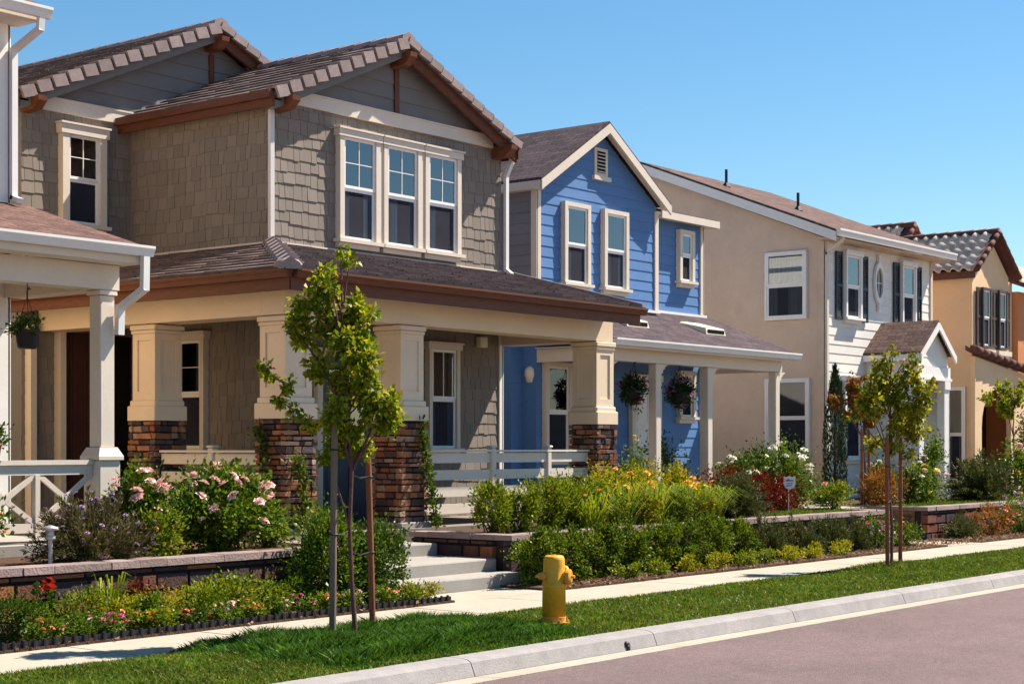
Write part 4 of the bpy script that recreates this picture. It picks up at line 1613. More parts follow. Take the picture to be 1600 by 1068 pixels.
def barrel(m, O, U, V, Lu, Lv, tw=.27, e=.36, r=.075, seed=1):
    """S-tile field: rounded barrels running up the slope in stepped courses"""
    O, U, V = Vector(O), Vector(U).normalized(), Vector(V).normalized()
    N = U.cross(V)
    if N.z < 0:
        N = -N
    rr = random.Random(seed)
    nv, nu = int(Lv / e), int(Lu / tw)
    for j in range(nv + 1):
        v0, v1 = j * e, min(j * e + e + .04, Lv)
        if v1 - v0 < .05:
            continue
        for i in range(nu):
            u0 = i * tw
            dv = rr.uniform(-.01, .01)
            ring0, ring1 = [], []
            for k in range(7):
                t = k / 6
                uu = u0 + t * tw
                hh = r * math.sin(math.pi * min(1, t / .68)) if t < .68 else -.012
                ring0.append(O + U * uu + V * (v0 + dv) + N * (hh * 1.06 + .045))
                ring1.append(O + U * uu + V * v1 + N * (hh * .9 + .01))
            vs = ring0 + ring1 + [p - N * .045 for p in ring0]
            fs = [(k, k + 1, 8 + k, 7 + k) for k in range(6)] + [(14 + k, 15 + k, k + 1, k) for k in range(6)]
            m.add(vs, fs)


def barrel_gable(xa, xb, y0, y1, ze, zr, seed, name='roof'):
    xm_ = (xa + xb) / 2
    m = MB()
    roof_slab(m, [(xa, y0, ze), (xm_, y0, zr), (xm_, y1, zr), (xa, y1, ze)], .05)
    roof_slab(m, [(xm_, y0, zr), (xb, y0, ze), (xb, y1, ze), (xm_, y1, zr)], .05)
    ro = m.build(name, M['stile_dark'], Yh)
    L = math.hypot(xm_ - xa, zr - ze)
    m = MB()
    barrel(m, (xa - .05, y1, ze), (0, -1, 0), (xm_ - xa, 0, zr - ze), y1 - y0, L, seed=seed)
    barrel(m, (xb + .05, y0, ze), (0, 1, 0), (xm_ - xb, 0, zr - ze), y1 - y0, L, seed=seed + 1)
    m.build('roof_tiles', M['stile'], ro, smooth=True)
    m = MB()
    y = y0 - .03
    while y < y1:
        m.tube([(xm_, y, zr + .05), (xm_, y + .38, zr + .035)], [.10, .085], 8)
        y += .34
    for sgn, xe in ((-1, xa), (1, xb)):
        for k in range(int(L / .33) + 1):
            a = Vector((xe, y0 - .02, ze + .03)).lerp(Vector((xm_, y0 - .02, zr + .03)), min(1, k * .33 / L))
            b = Vector((xe, y0 - .02, ze + .03)).lerp(Vector((xm_, y0 - .02, zr + .03)), min(1, (k + 1.1) * .33 / L))
            if (b - a).length > .05:
                m.tube([a, b], [.075, .062], 8)
    m.build('edge_tiles', M['stile_dark'], ro, smooth=True)
    m = MB()
    m.box(xa - .02, xa + .03, y0 + .03, y1, ze - .18, ze - .052)
    m.build('eave_fascia', M['stile_dark'], ro)
    return ro


barrel_gable(YX0 - .22, YX1 + .22, YY - .2, 19.2, 6.12, 7.18, 51)
barrel_gable(39.9, 43.6, 19.3, 25.5, 6.0, 7.65, 57)
m = MB()
m.box(42.4, 43.6, 21.0, 21.1, 6, 6.01)
Fy = Face('y', YY)
for u in (40.25, 41.3):
    window(Yh, Fy, u, u + .55, 4.3, 5.7, 'shutbrown', .07, head=False, sill=False, upper=None, glass='glassd')
shutters(Yh, Fy, (39.98, 40.82, 41.06, 41.87), 4.28, 5.75, 'shutbrown', .24)
m = MB()
for u in (40.2, 41.25):
    Fy.box(m, u - .1, u + .75, 4.08, 4.2, 0, .16)
m.build('window_box', M['vent'], Yh)
# lower arched entry block in front
EYB = 16.72
EX0, EX1 = 39.68, 46.0
ax, ar, az = 41.05, .95, 2.25
poly = [(EX0, EYB, .4), (EX0, EYB, 4.0), (EX1, EYB, 3.30), (EX1, EYB, .4), (ax + ar, EYB, .4), (ax + ar, EYB, az)]
for k in range(1, 13):
    a = math.pi * k / 12
    poly.append((ax + ar * math.cos(a), EYB, az + ar * math.sin(a)))
poly.append((ax - ar, EYB, .4))
m = MB()
m.prism(poly, (0, .126, 0))
m.build('entry_wall', M['yellow'], Yh)
m = MB()
a, b = Vector((EX0 - .32, EYB - .06, 4.16)), Vector((EX1 + .1, EYB - .06, 3.42))
roof_slab(m, [a, b, b + Vector((0, .18, .1)), a + Vector((0, .18, .1))], .12)
er = m.build('entry_roof', M['stile_dark'], Yh)
m = MB()
for k in range(16):
    p, q = a.lerp(b, k / 16), a.lerp(b, (k + 1.08) / 16)
    m.tube([p + Vector((0, -.04, .0)), q + Vector((0, -.04, .02))], [.12, .10], 8)
m.build('edge_tiles', M['stile_dark'], er, smooth=True)
m = MB()
m.box(40.05, 44.4, 18.2, 18.298, .5, 3.7)
m.build('entry_back_wall', M['curtain_o'], Yh)  # back wall coloured dark for the shade inside the arch
m = MB()
m.box(41.6, 42.6, 18.14, 18.199, .58, 2.75)
m.build('entry_door', M['shutbrown'], Yh)
window(Yh, Face('x', YX0), 17.0, 17.5, .9, 3.2, 'vinyl', .05, head=False, sill=False, upper='vent', depth=.04)

# ------------------------------------------------------------------ terracotta house at the right edge
T = thing('terracotta_house', (46, 19, .58), 'orange terracotta stucco house with red tile eave at the right edge', 'house')
m = MB()
m.box(43.95, 52, 17.3, 26, .2, 5.95)
m.build('wall', M['orange'], T)
m = MB()
roof_slab(m, [(43.8, 16.9, 6.05), (52, 16.9, 6.05), (52, 21, 7.6), (43.8, 21, 7.6)], .08)
rt = m.build('roof', M['stile_dark'], T)
m = MB()
barrel(m, (43.8, 16.85, 6.05), (1, 0, 0), (0, 4.1, 1.55), 8.5, 4.3, seed=71)
m.build('roof_tiles', M['stile'], rt, smooth=True)


# ------------------------------------------------------------------ retaining walls and steps
def block_wall(name, runs, z0, z1, label, th=.26):
    t = thing(name, (*runs[0][0], 0), label, 'retaining wall')
    r = random.Random(int(runs[0][0][0] * 10))
    m = MB()
    mc = MB()
    core = MB()
    for (a, b) in runs:
        d = Vector((b[0] - a[0], b[1] - a[1], 0))
        L = d.length
        d.normalize()
        nrm = Vector((-d.y, d.x, 0))         # into the bank
        P = lambda s, w_, z: Vector((a[0], a[1], 0)) + d * s + nrm * w_ + Vector((0, 0, z))
        core.hexa([P(.02, .04, z0), P(L - .02, .04, z0), P(L - .02, th - .02, z0), P(.02, th - .02, z0), P(.02, .04, z1 - .075), P(L - .02, .04, z1 - .075), P(L - .02, th - .02, z1 - .075), P(.02, th - .02, z1 - .075)])
        z = z0
        row = 0
        while z < z1 - .09:
            zt = min(z + .175, z1 - .075)
            s = -.2 if row % 2 else 0
            while s < L:
                wd = r.choice((.28, .42, .42, .2))
                e0, e1 = max(s, 0) + .003, min(s + wd, L) - .003
                s += wd
                if e1 - e0 < .02:
                    continue
                o = r.uniform(-.012, .008)
                bv = .015
                m.hexa([P(e0, .1, z + .003), P(e1, .1, z + .003), P(e1 - bv, o, z + .003 + bv), P(e0 + bv, o, z + .003 + bv), P(e0, .1, zt - .003), P(e1, .1, zt - .003), P(e1 - bv, o, zt - .003 - bv), P(e0 + bv, o, zt - .003 - bv)][:0] or
                       [P(e0 + bv, o, z + .003 + bv), P(e1 - bv, o, z + .003 + bv), P(e1, .12, z + .003), P(e0, .12, z + .003), P(e0 + bv, o, zt - .003 - bv), P(e1 - bv, o, zt - .003 - bv), P(e1, .12, zt - .003), P(e0, .12, zt - .003)])
            z = zt
            row += 1
        s = -.02
        while s < L:
            e1 = min(s + r.uniform(.3, .42), L + .02)
            o = r.uniform(-.008, .008)
            dz = r.uniform(-.004, .004)
            mc.hexa([P(s + .002, -.035 + o, z1 - .072), P(e1 - .002, -.035 + o, z1 - .072), P(e1 - .002, th + .02, z1 - .072), P(s + .002, th + .02, z1 - .072),
                     P(s + .004, -.028 + o, z1 + dz), P(e1 - .004, -.028 + o, z1 + dz), P(e1 - .004, th + .015, z1 + dz), P(s + .004, th + .015, z1 + dz)])
            s = e1
    core.build('core', M['mortar'], t)
    m.build('blocks', M['block'], t)
    mc.build('cap_stones', M['cap'], t)
    return t


block_wall('retaining_wall', [((-8, 13.2), (14.0, 13.2)), ((13.98, 13.48), (13.98, 14.9))], -.05, .62, 'low dark block retaining wall left of the concrete steps, pale cap stones')
block_wall('retaining_wall', [((16.62, 13.2), (27.5, 13.2)), ((16.62, 14.9), (16.62, 13.48)), ((27.5, 13.48), (27.5, 16.0))], -.05, .62, 'low block retaining wall behind the clipped hedge, right of the concrete steps')
block_wall('retaining_wall', [((29.1, 13.2), (60, 13.2)), ((29.1, 16.0), (29.1, 13.48))], -.05, .62, 'far block retaining wall below the white sided house')
t = thing('concrete_steps', (15.3, 13.9, 0), 'pale concrete steps climbing from the sidewalk to the stone-pillared porch', 'steps')
for (ya_, yb_, zz) in ((12.94, 13.40, .16), (13.40, 14.40, .32), (14.40, 14.98, .48)):
    m = MB()
    x0_, x1_ = (14.25, 16.58)
    m.prism([(x0_, ya_ + .002, -.05), (x0_, ya_ + .002, zz - .02), (x0_, ya_ + .012, zz - .004), (x0_, ya_ + .025, zz), (x0_, yb_, zz), (x0_, yb_, -.05)][::-1], (x1_ - x0_, 0, 0))
    m.build('step', M['conc'], t)

# bed edging
m = MB()
xa = 4.0
while xa < 14.15:
    m.box(xa, xa + .10, 12.125, 12.14, -.02, .075)
    m.tube([(xa + .05, 12.118, -.02), (xa + .05, 12.118, .09)], .016, 6)
    xa += .105
m.box(4.0, 14.22, 12.142, 12.147, -.02, .068)
tag(m.build('bed_edging', M['edging']), 'low black ribbed plastic edging between flower bed and sidewalk', 'edging')

# ------------------------------------------------------------------ hydrant
H = thing('fire_hydrant', (12.92, 9.72, .03), 'short yellow fire hydrant with side outlets standing in the grass strip', 'hydrant')
hx, hy = 12.92, 9.72
m = MB()
m.lathe((hx, hy, .0), [(.155, 0), (.155, .05), (.118, .055), (.118, .10), (.112, .11), (.112, .115)], 24)
m.build('base_flange', M['hydrust'], H)
m = MB()
m.lathe((hx, hy, .09), [(.116, 0), (.113, .30), (.117, .305), (.117, .325), (.110, .33), (.105, .50), (.103, .565), (.096, .590), (.08, .602), (.001, .606)], 28)
m.build('barrel', M['hyd'], H, smooth=True)
for k in range(6):
    m = MB()
    a = k * math.pi / 3
    m.lathe((hx + .135 * math.cos(a), hy + .135 * math.sin(a), .05), [(.014, 0), (.014, .022), (.001, .023)], 6)
    m.build('bolt', M['hydrust'], H)
m = MB()
m.lathe((hx, hy, .684), [(.03, 0), (.026, .016), (.001, .017)], 5)
m.build('operating_nut', M['hydrust'], H)


def outlet(ang, z, r, ln, nm):
    d = Vector((math.cos(ang), math.sin(ang), 0))
    c = Vector((hx, hy, z))
    m = MB()
    m.tube([c + d * .07, c + d * (.09 + ln * .4)], r * .85, 14)
    m.tube([c + d * (.09 + ln * .4), c + d * (.09 + ln * .55), c + d * (.09 + ln), c + d * (.10 + ln)], [r, r * 1.12, r * 1.08, r * .8], 14)
    m.tube([c + d * (.10 + ln), c + d * (.135 + ln)], .017, 5)
    m.build(nm, M['hydrust'], H)


# outlets: two on the street side (right in view), one at the back
outlet(math.radians(-70), .49, .068, .075, 'outlet_cap')
outlet(math.radians(-12), .53, .055, .06, 'outlet_cap')
outlet(math.radians(165), .50, .032, .085, 'outlet_cap')
m = MB()
for zz, rr in ((.40, .119), (.415, .116)):
    m.lathe((hx, hy, zz), [(rr - .02, 0), (rr, .002), (rr, .010), (rr - .02, .012)], 28)
m.build('flange_ring', M['hyd'], H, smooth=False)
m = MB()
cpts = [Vector((hx, hy, 0)) + Vector((math.cos(a) * (.115 + .05 * math.sin((a + 1.2) * 3)), math.sin(a) * (.115 + .05 * math.sin((a + 1.2) * 3)), .43 - .05 * math.sin((a + 1.2) * 3))) for a in [-1.2 + .105 * k for k in range(11)]]
m.tube(cpts, .006, 5)
m.build('cap_chain', M['hydrust'], H)

# ------------------------------------------------------------------ small things
# hanging baskets
bk = thing('hanging_basket', (10.8, 15.22, 2.85), 'small dark hanging basket under the white porch beam', 'hanging basket')
m = MB()
m.lathe((10.8, 15.22, 2.80), [(.09, 0), (.105, .02), (.13, .19), (.135, .2), (.12, .2), (.001, .17)], 16)
m.build('pot', M['black'], bk, smooth=True)
p, o_, c_ = blob((10.8, 15.22, 3.02), (.15, .15, .09), 420, 16, .3)
leaves('foliage', p, o_, .05, .03, M['l_dark'], bk)
m = MB()
for a in (0, 2.1, 4.2):
    m.tube([(10.8 + .13 * math.cos(a), 15.22 + .13 * math.sin(a), 3.0), (10.8, 15.22, 3.36)], .004, 5)
m.tube([(10.8, 15.22, 3.34), (10.8, 15.22, 3.42), (10.82, 15.22, 3.46), (10.84, 15.22, 3.44)], .009, 6)
m.tube([(10.8, 15.22, 3.42), (10.8, 15.22, 3.505)], .006, 5)
m.build('hanger', M['black'], bk)
for (bx_, lab) in ((24.45, 'flowering hanging basket half behind the right stone pillar, pink petunias'), (25.95, 'flowering hanging basket between two cream posts of the blue porch')):
    b2 = thing('hanging_basket', (bx_, 16.62, 2.6), lab, 'hanging basket', 'flower baskets on the blue porch')
    m = MB()
    m.lathe((bx_, 16.62, 2.55), [(.08, 0), (.16, .06), (.2, .2), (.18, .2), (.001, .16)], 14)
    m.build('pot', M['black'], b2, smooth=True)
    p, o_, c_ = blob((bx_, 16.62, 2.74), (.23, .23, .29), 1500, 34, .24, None, .35)
    leaves('foliage', p, o_, .06, .035, M['l_cyp'], b2)
    pts = [q for q in blob((bx_, 16.62, 2.74), (.26, .26, .31), 34, 34, .1, shell=.85)[0]]
    flowers(b2, pts[:18], 'f_mag', .05)
    flowers(b2, pts[18:28], 'f_purple', .05)
    m = MB()
    for a in (0, 2.1, 4.2):
        m.tube([(bx_ + .19 * math.cos(a), 16.62 + .19 * math.sin(a), 2.75), (bx_, 16.62, 3.2)], .005, 5)
    m.tube([(bx_, 16.62, 3.18), (bx_, 16.62, 3.242)], .008, 5)
    m.build('hanger', M['black'], b2)
# potted plant on the left railing
pp_ = thing('potted_plant', (10.35, 15.2, 1.6), 'small green plant in clay pot on the cross-braced railing', 'potted plant')
m = MB()
m.lathe((10.35, 15.2, 1.601), [(.07, 0), (.095, .15), (.105, .15), (.105, .18), (.09, .18), (.001, .16)], 16)
m.build('pot', M['clay'], pp_, smooth=True)
p, o_, c_ = blob((10.35, 15.2, 1.86), (.14, .14, .12), 300, 14, .3)
leaves('foliage', p, o_, .06, .03, M['l_dark'], pp_)
# path light
pl = thing('path_light', (9.93, 13.62, .58), 'little mushroom path light beside the lavender bush', 'path light')
m = MB()
m.tube([(9.93, 13.62, .58), (9.93, 13.62, .86)], .022, 8)
m.build('post', M['metal'], pl)
m = MB()
m.lathe((9.93, 13.62, .86), [(.05, -.02), (.055, 0), (.04, .02), (.04, .07), (.085, .075), (.075, .10), (.02, .12), (.001, .122)], 16)
m.build('lamp_head', M['metal'], pl, smooth=True)
# yard sign (small white shield on a stake)
ys = thing('yard_sign', (25.65, 14.2, .58), 'small white shield-shaped yard sign among red shrubs', 'sign')
m = MB()
m.tube([(25.65, 14.2, .5), (25.65, 14.2, 1.02)], .012, 6)
m.build('stake', M['metal'], ys)
m = MB()
d_ = Vector((.62, -.78, 0))
pr_ = [(a * .78, b * .85) for a, b in [(-.13, .28), (-.07, .25), (0, .28), (.07, .25), (.13, .28), (.135, .12), (.10, .04), (0, 0), (-.10, .04), (-.135, .12)]]
m.prism([Vector((25.65, 14.18, 1.0)) + d_ * a + Vector((0, 0, b)) for a, b in pr_], Vector((-.78, -.62, 0)) * .012)
m.build('board', M['signw'], ys)
m = MB()
o2 = Vector((-.78, -.62, 0)) * .0155
for (a0, a1, z0_, z1_) in ((-.07, .07, .145, .17), (-.055, .055, .10, .115), (-.04, .04, .065, .08)):
    q = [Vector((25.65, 14.18, 1.0)) + d_ * a + Vector((0, 0, b)) + o2 for a, b in ((a0, z0_), (a1, z0_), (a1, z1_), (a0, z1_))]
    m.quad(*q)
m.build('lettering', M['blue_side'], ys)


# ------------------------------------------------------------------ street trees
RV = Vector((.6211, -.7837, 0))     # a horizontal direction across the street corner, used to spread crowns


def young_tree(name, base, clumps, n, L, Wd, leafm, label, trunk_pts, branch_from, cat='tree', depth=1.0, group=None):
    t = thing(name, base, label, cat, group)
    b = Vector(base)
    m = MB()
    tp = [b + Vector(q) for q in trunk_pts]
    m.tube([tp[0] - Vector((0, 0, .05))] + tp, [.026] + [.024 - .018 * i / (len(tp) - 1) for i in range(len(tp))], 9)
    cs = []
    droop = None
    for (l, z, r) in clumps:
        c = b + RV * l + Vector((0, 0, z)) + Vector((random.gauss(0, .5 * r + .04), random.gauss(0, .5 * r + .04), 0)) * depth
        cs.append((c, r))
        if r < .06 and l < -.395:
            if droop is not None:
                m.tube([droop, c], [.005, .007], 5)
            droop = c
            if l > -.405:
                m.tube([c, min(tp, key=lambda p_: (p_ - c).length + abs(p_.z - c.z + .2))], [.007, .012], 6)
            continue
        zz = max(branch_from, z - .35 - abs(l) * .6)
        k = min(range(len(tp)), key=lambda i: abs(tp[i].z - b.z - zz))
        s = tp[k]
        mid = s.lerp(c, .5) + Vector((0, 0, .06))
        m.tube([s, mid, c], [.010, .007, .003], 5)
    m.build('trunk', M['bark'], t)
    tot = sum(r ** 2 for _, r in cs)
    P, O = [], []
    for c, r in cs:
        k = int(n * r ** 2 / tot) + 12
        # leaves sit on twigs inside the clump
        tw = max(4, k // 12)
        e = norm(RNG.normal(0, 1, (tw, 3))) * r * RNG.uniform(.5, 1.15, (tw, 1)) * np.array([1, 1, 1.15])
        i = RNG.integers(0, tw, k)
        f = RNG.uniform(.25, 1.0, k)[:, None]
        q = e[i] * f + RNG.normal(0, .022, (k, 3))
        P.append(np.array(c) + q)
        O.append(q + np.array([0, 0, -.03]))
    leaves('crown', np.concatenate(P), np.concatenate(O), L, Wd, M[leafm], t, .6, .2, None, -.15)
    return t


cl1 = [(-.12, 3.42, .06), (-.13, 3.30, .09), (-.17, 3.12, .14), (-.08, 2.98, .13), (-.36, 3.02, .10), (-.47, 2.90, .10), (-.28, 2.84, .16), (-.09, 2.80, .15), (.02, 2.68, .11), (-.42, 2.72, .11), (-.54, 2.80, .06),
       (-.22, 2.62, .17), (-.07, 2.50, .16), (-.24, 2.44, .12), (-.12, 2.34, .17), (.03, 2.30, .11), (-.20, 2.22, .13), (-.02, 2.12, .17), (.19, 2.10, .11), (.31, 2.13, .08), (.39, 2.08, .05), (.12, 1.96, .12), (-.15, 2.02, .13),
       (-.22, 1.88, .10), (-.06, 1.86, .14), (-.14, 1.72, .10), (.04, 1.70, .10), (-.24, 1.64, .06), (-.82, 2.46, .045), (-.78, 2.38, .05), (-.72, 2.28, .055), (-.64, 2.16, .055), (-.56, 2.05, .05), (-.48, 1.97, .045), (-.40, 1.92, .04), (.1, 2.9, .06), (-.35, 3.18, .045), (-.10, 3.50, .035)]
young_tree('street_tree', (10.9, 10.44, .02), [(l_, z_, r_ * (1.06 if r_ > .09 else 1.0)) for l_, z_, r_ in cl1], 9200, .056, .042, 'l_tree', 'slender young green street tree tied between stakes, nearest the camera',
           [(0, 0, 0), (-.03, .02, .5), (-.06, .02, 1.0), (-.05, .0, 1.5), (-.07, .04, 2.0), (-.10, .05, 2.5), (-.09, .08, 2.9), (-.08, .1, 3.3)], 1.2)
cl2 = [(0, 2.95, .08), (.2, 2.92, .08), (-.22, 2.9, .08), (-.1, 2.72, .2), (.15, 2.70, .2), (.0, 2.5, .25), (-.28, 2.55, .2), (.32, 2.48, .2), (.15, 2.3, .25), (-.2, 2.3, .25), (.4, 2.2, .15), (-.45, 2.3, .13), (.02, 2.05, .22), (.3, 1.98, .16), (-.25, 2.02, .16),
       (.1, 1.8, .16), (-.1, 1.78, .12), (.42, 1.85, .1), (-.55, 2.15, .08), (.2, 1.62, .09), (-.05, 3.05, .05), (.22, 3.05, .05)]
young_tree('street_tree', (21.75, 10.4, .02), cl2, 5200, .060, .045, 'l_tree2', 'young round-crowned street tree with yellowing leaves and two stakes, far strip',
           [(0, 0, 0), (.02, .0, .6), (-.02, .02, 1.1), (-.04, .02, 1.6), (-.03, .0, 2.1), (0, .02, 2.6), (.02, .02, 2.9)], 1.5)
cl3 = [(0, 2.35, .16), (-.22, 2.3, .16), (.2, 2.2, .15), (-.1, 2.1, .2), (.12, 2.0, .18), (-.34, 2.05, .14), (-.22, 1.85, .16), (.3, 1.9, .12), (0, 1.75, .15), (-.4, 1.82, .1), (.15, 1.6, .12), (-.3, 2.5, .07), (.05, 2.55, .07)]
young_tree('small_tree', (29.67, 14.75, .58), cl3, 1500, .075, .055, 'l_orange', 'small orange tinted tree in the yard before the navy shuttered house', [(0, 0, 0), (.02, 0, .7), (-.02, .02, 1.3), (0, .02, 1.9), (.02, 0, 2.4)], 1.3)
cl4 = [(-.3, 2.55, .14), (-.1, 2.45, .18), (-.35, 2.3, .16), (.15, 2.3, .2), (-.2, 2.1, .18), (.1, 2.05, .2), (-.28, 1.9, .13), (.35, 2.2, .2), (.3, 1.9, .18), (-.2, 2.7, .07), (.1, 2.62, .1)]
young_tree('small_tree', (37.9, 15.0, .58), cl4, 1800, .085, .06, 'l_tree', 'small yellow-green tree before the arched entry, at the right edge', [(0, 0, 0), (.02, 0, .7), (0, .03, 1.4), (-.02, .02, 2.0), (0, 0, 2.6)], 1.3)


def stake(x, y, z0, h, lean, label, r=.03, ties=(), mt='stake'):
    t = thing('tree_stake', (x, y, z0), label, 'tree stake', 'stakes holding the young trees')
    m = MB()
    top = Vector((x + lean[0], y + lean[1], z0 + h))
    m.tube([(x, y, z0 - .1), (x + lean[0] * .5, y + lean[1] * .5, z0 + h * .5), top - Vector((0, 0, .01)), top], [r, r * .97, r * .95, r * .8], 12)
    m.build('pole', M[mt], t, smooth=False)
    for (tz, tx, ty) in ties:
        p = Vector((x, y, z0)).lerp(top, tz / h)
        q = Vector((tx, ty, z0 + tz + .03))
        m = MB()
        ring = [p + Vector((math.cos(a) * (r + .006), math.sin(a) * (r + .006), 0)) for a in [k * math.pi / 5 for k in range(11)]]
        m.tube(ring, .007, 5)
        m.tube([p, p.lerp(q, .5) - Vector((0, 0, .025)), q], .007, 5)
        m.build('tie', M['strap'], t)
    return t


stake(10.58, 10.42, .02, 1.95, (.03, .0, 0), 'grey wooden stake left of the nearest street tree', .031, ((.95, 10.84, 10.46), (1.7, 10.84, 10.46)))
stake(11.32, 10.62, .02, 1.75, (-.05, .02, 0), 'reddish wooden stake right of the nearest street tree, black tie around it', .029, ((.75, 10.86, 10.46), (1.45, 10.85, 10.45)), 'stake_red')
stake(21.42, 10.30, .02, 1.85, (-.02, .0, 0), 'reddish stake on the left of the far street tree', .03, ((.95, 21.75, 10.41), (1.45, 21.73, 10.42)), 'stake_red')
stake(22.16, 10.46, .02, 1.85, (.02, .0, 0), 'reddish stake on the right of the far street tree', .03, ((.95, 21.76, 10.41), (1.45, 21.74, 10.42)), 'stake_red')
stake(29.45, 14.7, .58, 1.5, (.0, .0, 0), 'stake on the left of the small orange tinted tree', .03, ((1.1, 29.67, 14.75),), 'stake_red')
stake(29.95, 14.8, .58, 1.5, (.0, .0, 0), 'stake on the right of the small orange tinted tree', .03, ((1.1, 29.68, 14.76),), 'stake_red')


# ------------------------------------------------------------------ shrubs and flowers
def shrub(name, base, rad, label, cat, leafm, n, L, Wd, group=None, clumps=40, sig=.26, fl=None, up=.3, spread=.7, cz=None, shell=.5, stem_n=14, taper=0.0):
    """bush: base point, ellipsoid radii; fl = list of (kind, count, radius)"""
    t = thing(name, base, label, cat, group)
    b = np.array(base, float)
    c = b + np.array([0, 0, rad[2] * (1.0 if cz is None else cz)])
    n = int(n * 1.7)
    p, o, cc = blob(c, rad, n, clumps, sig, b[2] + .02, shell)
    if taper:
        k = 1 - taper * np.clip((p[:, 2] - c[2]) / rad[2], -1, 1)
        p[:, :2] = b[:2] + (p[:, :2] - b[:2]) * k[:, None]
    leaves('foliage', p, o, L, Wd, M[leafm], t, spread, .2, None, up)
    stems(t, base, [tuple(q) for q in cc[:stem_n]], .010)
    if fl:
        for kind, k, r in fl:
            q, _, _ = blob(c + np.array([0, 0, rad[2] * .12]), np.array(rad) * 1.03, k * 3, k * 3, .06, b[2] + .1, .9)
            # keep the sunny, street-facing side
            q = q[np.argsort(-(q[:, 2] - c[2]) / rad[2] + (q[:, 1] - c[1]) / rad[1] * .6 + RNG.normal(0, .4, len(q)))][:k]
            flowers(t, q, kind, r)
    return t


def blades(name, base, n, h, w_, rad, label, cat, leafm, lean=.5, group=None, fl=None):
    """tuft of arching strap leaves"""
    t = thing(name, base, label, cat, group)
    b = np.array(base, float)
    a = RNG.uniform(0, 2 * np.pi, n)
    r0 = RNG.uniform(0, 1, n) ** .5
    p0 = b + np.stack([np.cos(a) * r0 * rad[0], np.sin(a) * r0 * rad[1], np.zeros(n)], 1)
    a2 = a + RNG.normal(0, .7, n)
    d = np.stack([np.cos(a2), np.sin(a2), np.zeros(n)], 1)
    s = np.stack([-np.sin(a2), np.cos(a2), np.zeros(n)], 1) * (w_ * RNG.uniform(.6, 1.3, n))[:, None]
    hh = (h * RNG.uniform(.55, 1.15, n))[:, None]
    ln = (lean * RNG.uniform(.2, 1.3, n))[:, None] * hh
    Z = np.array([0, 0, 1.0])
    p1 = p0 + d * ln * .35 + Z * hh * .6
    p2 = p0 + d * ln * .8 + Z * hh * .95
    p3 = p0 + d * ln * 1.35 + Z * hh * (1 - .35 * lean)
    v = np.stack([p0 - s * .7, p0 + s * .7, p1 - s, p1 + s, p2 - s * .8, p2 + s * .8, p3 - s * .1, p3 + s * .1], 1).reshape(-1, 3)
    i8 = (np.arange(n) * 8)[:, None]
    q = np.concatenate([i8 + np.array([[a_, a_ + 1, a_ + 3, a_ + 2]]) for a_ in (0, 2, 4)], 0)
    npmesh('foliage', v, q, M[leafm], t)
    if fl:
        for kind, k, r in fl:
            st = []
            for _ in range(k):
                st.append((b[0] + random.uniform(-1, 1) * rad[0], b[1] + random.uniform(-1, .6) * rad[1], b[2] + h * random.uniform(.9, 1.35)))
            m = MB()
            for q in st:
                m.tube([(q[0] + random.uniform(-.1, .1), q[1] + random.uniform(-.1, .1), b[2]), q], .006, 5)
            m.build('flower_stalks', M['stem'], t)
            flowers(t, st, kind, r)
    return t


def spiky(name, base, rad, label, cat, leafm, n, L, Wd, group=None, fl=None, tips=60, cz=.2):
    """upright many-stemmed bush (rosemary, lavender): needles along fanned stems"""
    t = thing(name, base, label, cat, group)
    b = np.array(base, float)
    u = norm(np.abs(RNG.normal(0, 1, (tips, 3))) * np.array([1, 1, 1.0]))
    u[:, :2] *= RNG.choice((-1, 1), (tips, 2))
    ends = b + u * np.array(rad) * RNG.uniform(.75, 1.12, (tips, 1)) * np.array([1, 1, 1])
    starts = b + np.stack([(ends[:, 0] - b[0]) * .3, (ends[:, 1] - b[1]) * .3, np.zeros(tips)], 1)
    n = int(n * 2.0)
    k = RNG.integers(0, tips, n)
    f = RNG.uniform(.12, 1, n)[:, None]
    p = starts[k] * (1 - f) + ends[k] * f + np.array([0, 0, 1]) * (f * (1 - f) * .3 * rad[2]) + RNG.normal(0, .018, (n, 3))
    p[:, 2] = np.maximum(p[:, 2], b[2] + .01)
    leaves('foliage', p, (ends - starts)[k], L, Wd, M[leafm], t, .45, .2, None, .1)
    stems(t, base, [tuple(q) for q in ends[:20]], .006)
    if fl:
        for kind, cnt, r in fl:
            j = RNG.permutation(tips)[:cnt] if cnt <= tips else RNG.integers(0, tips, cnt)
            q = ends[j] + np.array([0, 0, .02]) + RNG.normal(0, .03, (len(j), 3))
            flowers(t, q, kind, r, 'flower_spike')
    return t


# upper left bed
spiky('lavender_bush', (10.55, 13.75, .58), (.70, .42, .70), 'lavender bush with lilac spikes above the left retaining wall', 'lavender', 'l_lav', 6000, .06, .014, fl=[('f_purple', 95, .032)], tips=150)
shrub('rose_bush', (12.45, 14.0, .58), (.72, .45, .44), 'big dark rose bush with clusters of pink blooms before the porch', 'rose bush', 'l_mid', 5200, .06, .038, clumps=60, fl=[('f_pink', 60, .07)], spread=.6)
shrub('rose_bush', (11.42, 14.15, .58), (.34, .3, .44), 'narrow rose bush with pale pink blooms by the white porch post', 'rose bush', 'l_mid', 1800, .055, .035, clumps=30, fl=[('f_pink', 22, .07)])
shrub('leafy_shrub', (11.35, 13.75, .58), (.30, .22, .24), 'pale leafy shrub between the lavender and the big rose bush', 'shrub', 'l_hedge', 1000, .05, .03, clumps=20, fl=[('f_coral', 4, .03)])
shrub('leafy_shrub', (9.35, 14.2, .58), (.42, .35, .34), 'low green shrub with coral flowers at the left edge, above the wall', 'shrub', 'l_mid', 1500, .055, .035, clumps=26, fl=[('f_coral', 10, .04)])
